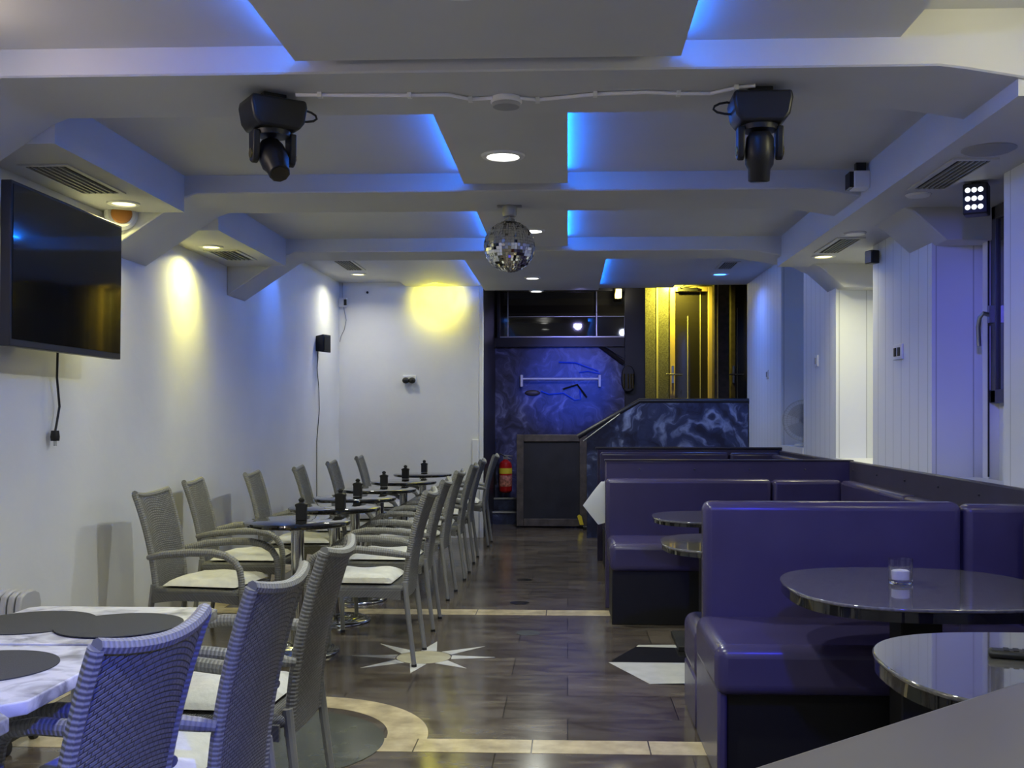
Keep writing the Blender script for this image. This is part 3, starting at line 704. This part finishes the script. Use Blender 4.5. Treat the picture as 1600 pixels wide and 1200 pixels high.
# camera box at corner
p = PYY(532, 473, YB)
t = thing('wall_sensor', 'small white box with a black front high in the far left corner', 'sensor', (p.x+.04, YB, p.z))
MB().box(-.05, .04, -.06, 0, -.05, .05).build('housing', M['white'], t, bevel=.006); MB().box(.01, .041, -.066, -.058, -.035, .03).build('lens', M['black'], t)
cp = [PYY(a_, b_, YB-.01) for a_, b_ in ((535, 440), (535, 470), (541, 500), (538, 515), (533, 525), (531, 534))]
tag(MB().tube(cp, .004, 6).build('sensor_wire', M['steel']), 'thin looping wire beside the white box in the far left corner', 'cable')
p = PYY(640, 594, YB)
t = thing('emergency_lamp', 'small black twin lamp on a white plate on the back wall', 'lamp', (p.x, YB, p.z))
MB().box(-.075, .075, -.02, 0, -.03, .055).build('plate', M['white'], t, bevel=.01)
for s in (-1, 1): MB().sphere((s*.035, -.05, -.005), .04, 14, 10, (1, .9, .85)).build('lamp_head', M['black'], t)
p = PYY(574, 457, YB)
tag(MB().lathe([(0, .012), (.012, .01), (.014, 0)], 12, mt=Matrix.Rotation(PI/2, 4, 'X')).build('wall_plug', M['black'], loc=p), 'tiny black dot fixed near the top of the back wall', 'wall plug')

# oil radiator
t = thing('oil_radiator', 'pale grey oil filled radiator against the left wall behind the marble tables', 'radiator', (-2.33, 4.20, 0))
for k in range(10):
    f = MB(); x = -.145+k*.032
    pr = [(-.08, .12), (.08, .12), (.085, .16), (.085, .58), (.07, .62), (.03, .635), (-.03, .635), (-.07, .62), (-.085, .58), (-.085, .16)]
    f.prism(pr, x-.0125, x+.0125, 'x'); f.build('fin', M['heater'], t, bevel=.006, bseg=2)
MB().box(-.15, .155, -.02, .02, .17, .24).box(-.15, .155, -.02, .02, .54, .60).build('header', M['heater'], t)
for x in (-.11, .11):
    ft = MB().box(x-.02, x+.02, -.13, .13, .05, .12); fo = ft.build('foot', M['black'], t)
    for s in (-1, 1):
        MB().lathe([(0, -.012), (.028, -.012), (.028, .012), (0, .012)], 16, mt=Matrix.Translation((x, s*.11, .028)) @ Matrix.Rotation(PI/2, 4, 'Y')).build('wheel', M['black'], fo)

# ------------------------------------------------------------------ rattan chair
def make_chair():
    t = thing('rattan_chair', '', 'chair')
    def back(u, v):
        s = u*2-1; hw = .163+.022*v
        z = .36+v*(.545) + v*.022*(s*s)
        x = -.235-.035*v-.095*v*v + .028*s*s*(.4+.6*v)
        return Vector((x, s*hw, z))
    m = MB().grid(back, 16, 20, (-.02, 0, .004))
    m.build('backrest', M['rattan'], t, angle=60)
    e = MB()
    for s in (0, 1): e.tube([back(s, k/12)+Vector((-.010, 0, .0)) for k in range(13)], .017, 8)
    e.tube([back(k/12, 1)+Vector((-.010, 0, .003)) for k in range(13)], .016, 8)
    e.build('back_frame', M['wrap'], t)
    st = MB(); st.box(-.235, .25, -.215, .215, .395, .435)
    st.build('seat', M['rattan'], t, bevel=.014, bseg=2)
    for s in (-1, 1):
        yy = s*.250
        pts = [(-.262, s*.198, .594), (-.225, s*.214, .602), (-.15, yy, .618), (0, yy, .632), (.12, yy, .632), (.19, yy, .618), (.24, yy, .588), (.268, yy, .545), (.277, yy, .49), (.277, yy*.98, .42)]
        rs = [.014, .018, .021, .021, .021, .020, .019, .018, .017, .016]
        MB().tube(pts, rs, 10).build('armrest', M['wrap'], t)
        l = MB().tube([(.277, yy*.98, .43), (.272, yy*.95, .2), (.268, yy*.93, .012)], [.015, .014, .013], 10).build('leg', M['legm'], t)
        MB().tube([(.268, yy*.93, .015), (.268, yy*.93, 0)], .0145, 10).build('leg_cap', M['black'], l)
        l = MB().tube([(-.235, s*.19, .45), (-.262, s*.197, .23), (-.29, s*.205, .012)], [.017, .014, .013], 10).build('leg', M['legm'], t)
        MB().tube([(-.289, s*.205, .015), (-.29, s*.205, 0)], .0145, 10).build('leg_cap', M['black'], l)
        MB().prism([(-.22, .41), (.265, .41), (.265, .36), (.1, .375), (-.1, .375), (-.22, .36)], s*.222-.008, s*.222+.008, 'y').build('side_rail', M['rattan'], t)
    return t
chair0 = make_chair()
def pad_fn(u, v):
    a = u*2-1; b = v*2-1
    ed = max(abs(a), abs(b)); puff = .042*(1-ed**6)+.012*math.sin(a*5+b*3)*(1-ed)
    return Vector((a*.205, b*.205, .012+puff))
cm = MB().grid(pad_fn, 16, 16); cm.grid(lambda u, v: Vector(((1-u*2)*.205, (v*2-1)*.205, .012-.012*(1-max(abs(u*2-1), abs(v*2-1))**4))), 16, 16)
bmesh.ops.remove_doubles(cm.bm, verts=cm.bm.verts, dist=.0005); bmesh.ops.recalc_face_normals(cm.bm, faces=cm.bm.faces)
cush0 = cm.build('seat_cushion', M['cush'], angle=70); tag(cush0, '', 'cushion')
used = [False]
def put_chair(x, y, rz, lab, clab, grp, cgrp):
    c = chair0 if not used[0] else copy_tree(chair0)
    k = cush0 if not used[0] else cush0.copy()
    if used[0]: COL.objects.link(k)
    used[0] = True
    c.location = (x, y, 0); c.rotation_euler = (0, 0, rz); c['label'] = lab; c['group'] = grp
    off = Vector((.03, 0, 0)); off.rotate(Matrix.Rotation(rz, 3, 'Z'))
    k.location = (x+off.x, y+off.y, .4355); k.rotation_euler = (0, 0, rz+random.uniform(-.06, .06)); k['label'] = clab; k['category'] = 'cushion'; k['group'] = cgrp
    return c, k
ordn = ['nearest', 'second nearest', 'third nearest', 'fourth nearest', 'fifth nearest', 'farthest']
GL = 'rattan chairs along the left wall'; GR = 'rattan chairs on the aisle side of the round tables'; GN = 'rattan chairs at the marble tables'
GC = 'white seat cushions'
for i, (x, y, a) in enumerate(((-1.93, 5.66, -6), (-2.04, 6.66, 3), (-1.93, 7.55, 2), (-1.80, 8.37, 4), (-1.75, 9.32, 2), (-1.74, 10.52, 3))):
    put_chair(x, y, math.radians(a), 'grey rattan armchair against the left wall, %s of the six, facing the round tables' % ordn[i], 'white cushion on the %s rattan chair along the left wall' % ordn[i], GL, GC)
for i, (x, y, a) in enumerate(((-1.11, 5.82, 180), (-1.13, 6.74, 181), (-1.15, 7.84, 178), (-1.13, 8.79, 180), (-1.14, 9.76, 180), (-1.10, 10.98, 179))):
    put_chair(x, y, math.radians(a), 'grey rattan armchair on the aisle side of the round tables, %s of the six' % ordn[i], 'white cushion on the %s aisle side rattan chair' % ordn[i], GR, GC)
for i, (x, y, a) in enumerate(((-1.150, 2.11, 169), (-1.09, 2.74, 174.5), (-1.085, 3.38, 179))):
    w3 = ['nearest', 'middle', 'farthest'][i]
    put_chair(x, y, math.radians(a), ['blue lit rattan armchair with its back to the camera, nearest the camera', 'rattan armchair at the marble tables between the blue lit chair and another', 'rattan armchair just beyond the marble tables, in front of the round tables'][i], 'cushion on the %s of the three foreground rattan chairs' % w3, GN, GC)

# ------------------------------------------------------------------ bistro tables and bottles
def make_bistro():
    t = thing('bistro_table', '', 'table')
    MB().lathe([(0, .722), (.285, .722), (.297, .728), (.30, .738), (.297, .746), (.288, .75), (0, .75)], 56).build('tabletop', M['blackgloss'], t)
    MB().lathe([(.10, .722), (.03, .715), (.030, .70)], 24).build('top_plate', M['steel'], t)
    MB().lathe([(.036, .71), (.036, .05)], 24).build('column', M['chrome'], t)
    pr = [(.0, .06), (.05, .055)]
    for k in range(5): r = .07+k*.036; pr += [(r-.012, .040-k*.004), (r, .048-k*.006), (r+.012, .040-k*.005)]
    pr += [(.235, .012), (.235, 0), (0, 0)]
    MB().lathe(pr, 48).build('base', M['chrome'], t, angle=50)
    return t
bt = make_bistro()
def make_bottle():
    t = thing('square_bottle', '', 'bottle')
    b = MB(); b.prism([(-.030, 0), (.030, 0), (.030, .075), (.034, .082), (.034, .092), (.012, .1), (-.012, .1), (-.034, .092), (-.034, .082), (-.030, .075)], -.022, .022, 'y')
    b.build('body', M['black'], t, bevel=.003)
    MB().lathe([(.014, .098), (.013, .108), (.017, .110), (.017, .120), (.011, .123), (.010, .128), (0, .128)], 16).build('stopper', M['black'], t)
    return t
sb = make_bottle()
tcs = [(-1.53, 5.93), (-1.52, 6.84), (-1.55, 7.64), (-1.53, 8.54), (-1.49, 9.54), (-1.48, 10.74)]
bpx = [(471, 815), (532, 797), (559, 777), (600, 762), (633.5, 750), (663, 740)]
for i, ((x, y), b_) in enumerate(zip(tcs, bpx)):
    o = bt if i == 0 else copy_tree(bt)
    o.location = (x, y, 0); o['label'] = 'round black glass table on a chrome column, %s of the row' % ordn[i]; o['group'] = 'round bistro tables'
    p = PZ(b_[0], b_[1]-2, .75)
    o = sb if i == 0 else copy_tree(sb)
    o.location = (p.x, p.y, .7505); o.rotation_euler = (0, 0, random.uniform(-.2, .2)); o['label'] = 'small black square bottle standing on the %s round table' % ordn[i]; o['group'] = 'black bottles on the round tables'

# ------------------------------------------------------------------ marble tables with placemats
def chamf(x0, x1, y0, y1, c): return [(x0+c, y0), (x1-c, y0), (x1, y0+c), (x1, y1-c), (x1-c, y1), (x0+c, y1), (x0, y1-c), (x0, y0+c)]
def marble_table(x0, x1, y0, y1, lab, c=.03):
    cx_, cy_ = (x0+x1)/2, (y0+y1)/2
    t = thing('marble_table', lab, 'table', (cx_, cy_, 0), 0, 'pale marble topped square tables')
    a, b = (x1-x0)/2, (y1-y0)/2
    MB().prism(chamf(-a, a, -b, b, c), .72, .75).build('tabletop', M['marble'], t, bevel=.004, bseg=2)
    MB().box(-.035, .035, -.035, .035, .04, .715).build('column', M['steel'], t, bevel=.008)
    MB().box(-.15, .15, -.15, .15, .708, .72).build('top_plate', M['black'], t)
    for k in range(4):
        an = k*PI/2+PI/4; d = Vector((math.cos(an), math.sin(an)))
        f = MB().tube([(0, 0, .07), (d.x*.15, d.y*.15, .06), (d.x*.27, d.y*.27, .045)], [.03, .022, .016], 8).build('foot', M['steel'], t)
        MB().lathe([(0, 0), (.022, 0), (.026, .02), (.018, .04), (0, .045)], 14, (d.x*.27, d.y*.27, 0)).build('glide', M['black'], f)
    return t
marble_table(-1.67, -1.075, 2.70, 3.235, 'pale marble square table with two dark placemats, beside the radiator')
marble_table(-1.73, -1.125, 2.11, 2.68, 'pale marble square table with one dark placemat, behind the blue lit chair', .05)
marble_table(-1.73, -1.10, 1.5, 2.09, 'pale marble table at the lower left, nearest the camera', .05)
for x, y, lab in ((-1.262, 2.93, 'round dark grey placemat overlapping its neighbour, right one on the farther marble table'), (-1.535, 2.97, 'round dark grey placemat, left one on the farther marble table'), (-1.385, 2.44, 'round dark grey placemat lying alone on the nearer marble table')):
    z = .7505 if x != -1.262 else .7535
    tag(MB().lathe([(0, 0), (.172, 0), (.172, .0025), (0, .0025)], 56).build('placemat', M['placemat'], loc=(x, y, z)), lab, 'placemat', 'round placemats')

# ------------------------------------------------------------------ booth seating
def vbox(m, x0, x1, y0, y1, z0, z1, name, par, mt='vinyl', bv=.03, seg=4): return MB().box(x0, x1, y0, y1, z0, z1).build(name, M[mt], par, bevel=bv, bseg=seg)
# bench A
t = thing('booth_bench', 'large purple vinyl booth bench nearest the camera, facing it', 'bench')
vbox(0, .535, 1.84, 3.84, 4.46, .325, .51, 'seat_cushion', t, bv=.045)
vbox(0, .585, 1.84, 3.92, 4.5, 0, .33, 'plinth', t, 'boothbase', .004, 1)
vbox(0, .565, 1.625, 4.41, 4.52, .46, .985, 'back_cushion', t, bv=.035); vbox(0, 1.635, 1.93, 4.41, 4.52, .46, .975, 'back_cushion', t, bv=.03)
vbox(0, .545, .582, 3.87, 4.5, 0, .40, 'end_panel', t, 'vinyl', .012, 2)
t = thing('booth_bench', 'purple booth bench turned away behind the nearest one, only its rounded end showing', 'bench')
vbox(0, .545, 1.38, 4.53, 5.0, .20, .43, 'seat_cushion', t, bv=.05); vbox(0, .545, 1.38, 4.54, 4.96, 0, .22, 'plinth', t, 'vinyl', .01, 1)
# bench B
t = thing('booth_bench', 'purple vinyl booth bench in the middle row beside the small dark tables', 'bench')
vbox(0, .27, 1.4, 6.76, 7.28, .345, .525, 'seat_cushion', t, bv=.04)
vbox(0, .285, 1.4, 6.80, 7.28, 0, .35, 'plinth', t, 'boothbase', .004, 1)
vbox(0, .262, 1.385, 7.24, 7.35, .46, .91, 'back_cushion', t, bv=.028); vbox(0, 1.395, 1.86, 7.24, 7.35, .46, .905, 'back_cushion', t, bv=.028)
t = thing('booth_partition', 'tall plain purple partition behind the middle booth bench', 'partition')
vbox(0, .262, 1.97, 7.375, 7.46, 0, 1.03, 'panel', t, 'vinyl', .008, 2)
MB().box(.258, 1.972, 7.37, 7.465, 1.028, 1.036).build('top_edge', M['vinyldark'], t)
for s_ in range(5): MB().sphere((.5+s_*.38, 7.373, .97), .006, 8, 6).build('button', M['vinyldark'], t)
# bench C
t = thing('booth_bench', 'far purple vinyl booth bench, nearest the painted balustrade', 'bench')
vbox(0, .31, 1.4, 9.25, 9.72, .33, .5, 'seat_cushion', t, bv=.04); vbox(0, .32, 1.4, 9.29, 9.72, 0, .33, 'plinth', t, 'boothbase', .004, 1)
vbox(0, .295, 1.47, 9.70, 9.79, .45, 1.008, 'back_cushion', t, bv=.028); vbox(0, 1.48, 1.93, 9.70, 9.79, .45, 1.003, 'back_cushion', t, bv=.028)
t = thing('booth_partition', 'dark topped partition behind the farthest booth bench', 'partition')
vbox(0, .275, 1.97, 9.805, 9.865, 0, 1.03, 'panel', t, 'vinyl', .006, 2); MB().box(.26, 2.04, 9.795, 9.878, 1.03, 1.05).build('top_edge', M['vinyldark'], t, bevel=.004)
# wall boards
for y0, y1, z, lab in ((4.56, 7.36, 1.03, 'long dark board with a flat top along the right wall beside the middle booth'), (1.6, 4.54, 1.0, 'dark board along the right wall beside the nearest booth'), (7.48, 9.79, 1.02, 'dark board along the right wall beside the farthest booth')):
    t = thing('wall_board', lab, 'backboard'); vbox(0, 1.94, 1.978, y0, y1, 0, z, 'panel', t, 'board', .006, 1)
    k = y0+.5
    while k < y1: MB().sphere((1.938, k, z-.06), .007, 8, 6).build('button', M['vinyldark'], t); k += .55
# wall side runs
def run(y0, y1, zt, lab, splits):
    t = thing('booth_bench', lab, 'bench')
    vbox(0, 1.42, 1.86, y0, y1, .33, .5, 'seat_cushion', t, bv=.035); vbox(0, 1.46, 1.91, y0, y1, 0, .33, 'plinth', t, 'boothbase', .004, 1)
    for a_, b_ in splits: vbox(0, 1.845, 1.925, a_, b_, .46, zt, 'back_cushion', t, bv=.028)
run(5.03, 6.74, .5, 'purple bench run along the right wall between the nearest and middle booths', [])
t = thing('back_cushion_row', 'purple back cushions along the right wall running up to the middle booth', 'cushion')
vbox(0, 1.84, 1.935, 4.56, 5.9, .51, .90, 'back_cushion', t, bv=.028); vbox(0, 1.84, 1.935, 5.91, 7.22, .51, .905, 'back_cushion', t, bv=.028)
run(1.7, 3.80, .98, 'purple bench run along the right wall beside the nearest dark tables', [(1.7, 2.9), (2.91, 4.38)])
run(7.5, 9.22, .99, 'purple bench run along the right wall before the farthest booth', [(7.5, 8.6), (8.61, 9.67)])

# ------------------------------------------------------------------ dark lounge tables
def superell(cx_, cy_, a, b, e=3.2, k=64):
    out = []
    for i in range(k):
        t_ = 2*PI*i/k; c_, s_ = math.cos(t_), math.sin(t_)
        out.append((cx_+a*math.copysign(abs(c_)**(2/e), c_), cy_+b*math.copysign(abs(s_)**(2/e), s_)))
    return out
def lounge(x0, x1, y0, y1, lab, th=.04, e=3, zt=.75, colm='blackmatte', grp='dark rounded lounge tables', pw=.07):
    cx_, cy_ = (x0+x1)/2, (y0+y1)/2
    t = thing('lounge_table', lab, 'table', (cx_, cy_, 0), 0, grp)
    MB().prism(superell(0, 0, (x1-x0)/2, (y1-y0)/2, e), zt-.012, zt).build('tabletop', M['tabletop'], t, bevel=.004, bseg=2)
    MB().prism(superell(0, 0, (x1-x0)/2-.004, (y1-y0)/2-.004, e), zt-th, zt-.012).build('table_edge', M['blackgloss'], t)
    MB().box(-pw, pw, -pw, pw, .03, zt-th).build('pedestal', M[colm], t, bevel=.006, bseg=1)
    MB().box(-.22, .22, -.22, .22, 0, .03).build('base_plate', M['blackmatte'], t, bevel=.004, bseg=1)
    return t
lounge(.765, 1.66, 3.28, 4.19, 'dark glossy rounded table holding the glass candle holder', .045, 2.7)
lounge(.755, 1.60, 2.14, 2.95, 'dark glossy rounded table holding the black remote control', .045, 2.6, colm='redwood')
lounge(.44, 1.15, 4.62, 5.38, 'small dark table right behind the nearest booth bench', .03, 2.6, .748)
lounge(.50, 1.2, 5.9, 6.62, 'small dark table in front of the middle booth bench', .03, 2.6, .75)
lounge(.33, 1.25, 8.72, 9.30, 'dark table in the farthest booth partly under a white cloth', .03, 2.6, .75)
# foreground slab
t = thing('high_table', 'grey brown tabletop cutting across the lower right corner, nearest the camera', 'table', (0, 0, 0))
a = PZ(1165, 1200, 1.0); b_ = PZ(1478, 1100, 1.0); d = (b_-a).normalized()
a2 = a-d*.35; b2 = a+d*1.1; q = Vector((d.y, -d.x, 0))
ring = [(a2.x, a2.y), (b2.x, b2.y), (b2.x+q.x*.7, b2.y+q.y*.7), (a2.x+q.x*.7, a2.y+q.y*.7)]
MB().prism(ring[::-1], .962, 1.0).build('tabletop', mat('grey_brown_matte_top', (.11, .10, .105), .28, noise=.08, nscale=2), t, bevel=.008)
c_ = (a2+b2)/2+q*.35
MB().box(c_.x-.05, c_.x+.05, c_.y-.05, c_.y+.05, .03, .962).build('pedestal', M['blackmatte'], t); MB().box(c_.x-.22, c_.x+.22, c_.y-.22, c_.y+.22, 0, .03).build('base_plate', M['blackmatte'], t)
# candle holder
p = PZ(1407, 912, .75)
t = thing('candle_holder', 'clear glass tealight holder on the dark rounded table', 'candle holder', (p.x, p.y, .7505))
MB().lathe([(0, 0), (.038, 0), (.041, .004), (.042, .088), (.0375, .088), (.036, .016), (0, .014)], 36).build('glass_cup', M['glass'], t)
MB().lathe([(0, .016), (.030, .016), (.031, .045), (.026, .048), (0, .046)], 24).build('tealight', M['wax'], t)
# remote
p = PZ(1583, 1030, .75)
t = thing('remote_control', 'black remote control lying on the near dark table', 'remote control', (p.x+.03, p.y, .7505), math.radians(-18))
MB().box(-.085, .085, -.024, .024, 0, .02).build('body', M['black'], t, bevel=.009)
for i in range(4):
    for j in (-1, 0, 1): MB().box(-.05+i*.022, -.037+i*.022, j*.013-.004, j*.013+.004, .019, .022).build('button', M['tvframe'], t)

# white cloth draped near far booth
def cl(u, v):
    hang = .30+.04*v/.35 if v < .35 else .34-.13*(v-.35)/.65
    a = u*1.6; xe = .335-.04*v
    if a < 1: x = xe+(1.02-xe)*(1-a); z = .757
    else:
        k = (a-1)/.6; x = xe-.01*math.sin(min(1, k*2)*PI/2)-.15*k*v; z = .757-hang*k
    z += .10*math.exp(-((a-.93)/.10)**2)*max(0, 1-abs(v-.25)/.4)
    return Vector((x, 8.78+.55*v+.012*math.sin(a*9), z))
tag(MB().grid(cl, 40, 24, (0, 0, .004)).build('tablecloth', M['cloth'], angle=80), 'white cloth hanging in a point off the dark table in the farthest booth', 'cloth')

# desk fan on ledge
t = thing('desk_fan', 'pale round desk fan standing on the ledge between two white pilasters', 'fan', (2.08, 9.40, 1.075), math.radians(-12)); t.scale = (.9, .9, .9); FZ = .25
MB().lathe([(0, 0), (.09, 0), (.085, .02), (.03, .03), (0, .03)], 24).build('base', M['fan'], t)
MB().tube([(0, 0, .02), (0, .02, FZ)], .014).build('stand', M['fan'], t)
rx = Matrix.Translation((0, -.04, FZ)) @ Matrix.Rotation(PI/2, 4, 'X')
MB().lathe([(0, -.10), (.04, -.10), (.045, -.03), (0, -.03)], 20, mt=rx).build('motor', M['fan'], t)
g = MB()
for rr in (.04, .08, .12, .16, .19):
    zz = .055*(1-(rr/.2)**2)
    g.tube([rx @ Vector((rr*math.cos(2*PI*i/40), rr*math.sin(2*PI*i/40), zz)) for i in range(41)], .0016, 4, False)
for k in range(48):
    an = 2*PI*k/48; g.tube([rx @ Vector((rr*math.cos(an), rr*math.sin(an), .055*(1-(rr/.2)**2))) for rr in (.03, .10, .16, .2)]+[rx @ Vector((.2*math.cos(an), .2*math.sin(an), -.03))], .0013, 4, False)
g.tube([rx @ Vector((.2*math.cos(2*PI*i/40), .2*math.sin(2*PI*i/40), 0)) for i in range(41)], .004, 6, False)
g.build('guard', M['fan'], t)
for k in range(3):
    a0 = 2*PI*k/3
    bl = MB(); bl.grid(lambda u, v: rx @ Vector(((.03+.13*u)*math.cos(a0+(v-.5)*1.4), (.03+.13*u)*math.sin(a0+(v-.5)*1.4), .015*(v-.5)*2)), 6, 8, (0, .002, 0))
    bl.build('blade', M['fanblade'], t)
struct('trim_%d' % n, MB().box(XR-.01, XREC, 8.955, 9.88, 0, 1.07), M['white']); n += 1
struct('trim_%d' % n, MB().box(XR-.01, XREC-.01, 6.94, 7.885, 0, 1.03), M['white']); n += 1
struct('trim_%d' % n, MB().box(XR-.01, XREC-.06, 4.88, 5.83, 0, 1.01), M['white']); n += 1

# ------------------------------------------------------------------ coloured beams for the wall glows, and added unseen stage cans
def added_stage_fix(loc, target, lab, *a):  # can and spot added out of view to colour what they aim at
    t = thing('added_stage_lamp', lab, 'stage light', (0, 0, 0))
    d = (Vector(target)-Vector(loc)).normalized(); l0 = Vector(loc)
    MB().tube([l0-d*.16, l0-d*.02], [.05, .06], 16).build('can', M['black'], t)
    MB().tube([l0-d*.09, (loc[0], loc[1], 2.60)], .01, 8).build('bracket', M['black'], t)
    spot('added_stage_bulb', loc, target, *a)
spot('mural_beam', (.71, 3.98, 2.13), (-.02, 13.4, 1.75), 1300, (.015, .08, 1), 9, 1, .03)
spot('wall_yellow_beam', (-2.34, 6.86, 2.44), (-2.55, 6.91, 1.98), 38, (1, .90, .01), 85, 1, .02)
spot('back_yellow_beam', (-1.42, 11.25, 2.757), (-1.42, 11.58, 2.635), 46, (1, .90, .01), 110, 1, .02)
spot('left_blue_beam', (-2.115, 8.91, 2.755), (-2.57, 8.87, 2.26), 14, (.05, .2, 1), 80, 1, .03)
spot('door_yellow_beam', (1.42, 14.18, 3.17), (1.42, 14.7, 2.6), 170, (1, .86, .10), 150, 1, .02)
added_stage_fix((.81, 2.16, 2.43), (2.09, 5.83, 1.71), 'added unseen stage can that lights the right pilaster violet', 190, (.14, .13, 1), 22, 1, .05)
added_stage_fix((.8, 1.6, 2.42), (.85, 4.4, .75), 'added unseen stage can above the camera that lights the booths blue', 150, (.04, .045, 1), 50, 1, .06)
added_stage_fix((.75, .2, 2.42), (-.88, 2.05, .70), 'added unseen stage can above the camera that lights the near chairs blue', 420, (.03, .07, 1), 26, 1, .06)
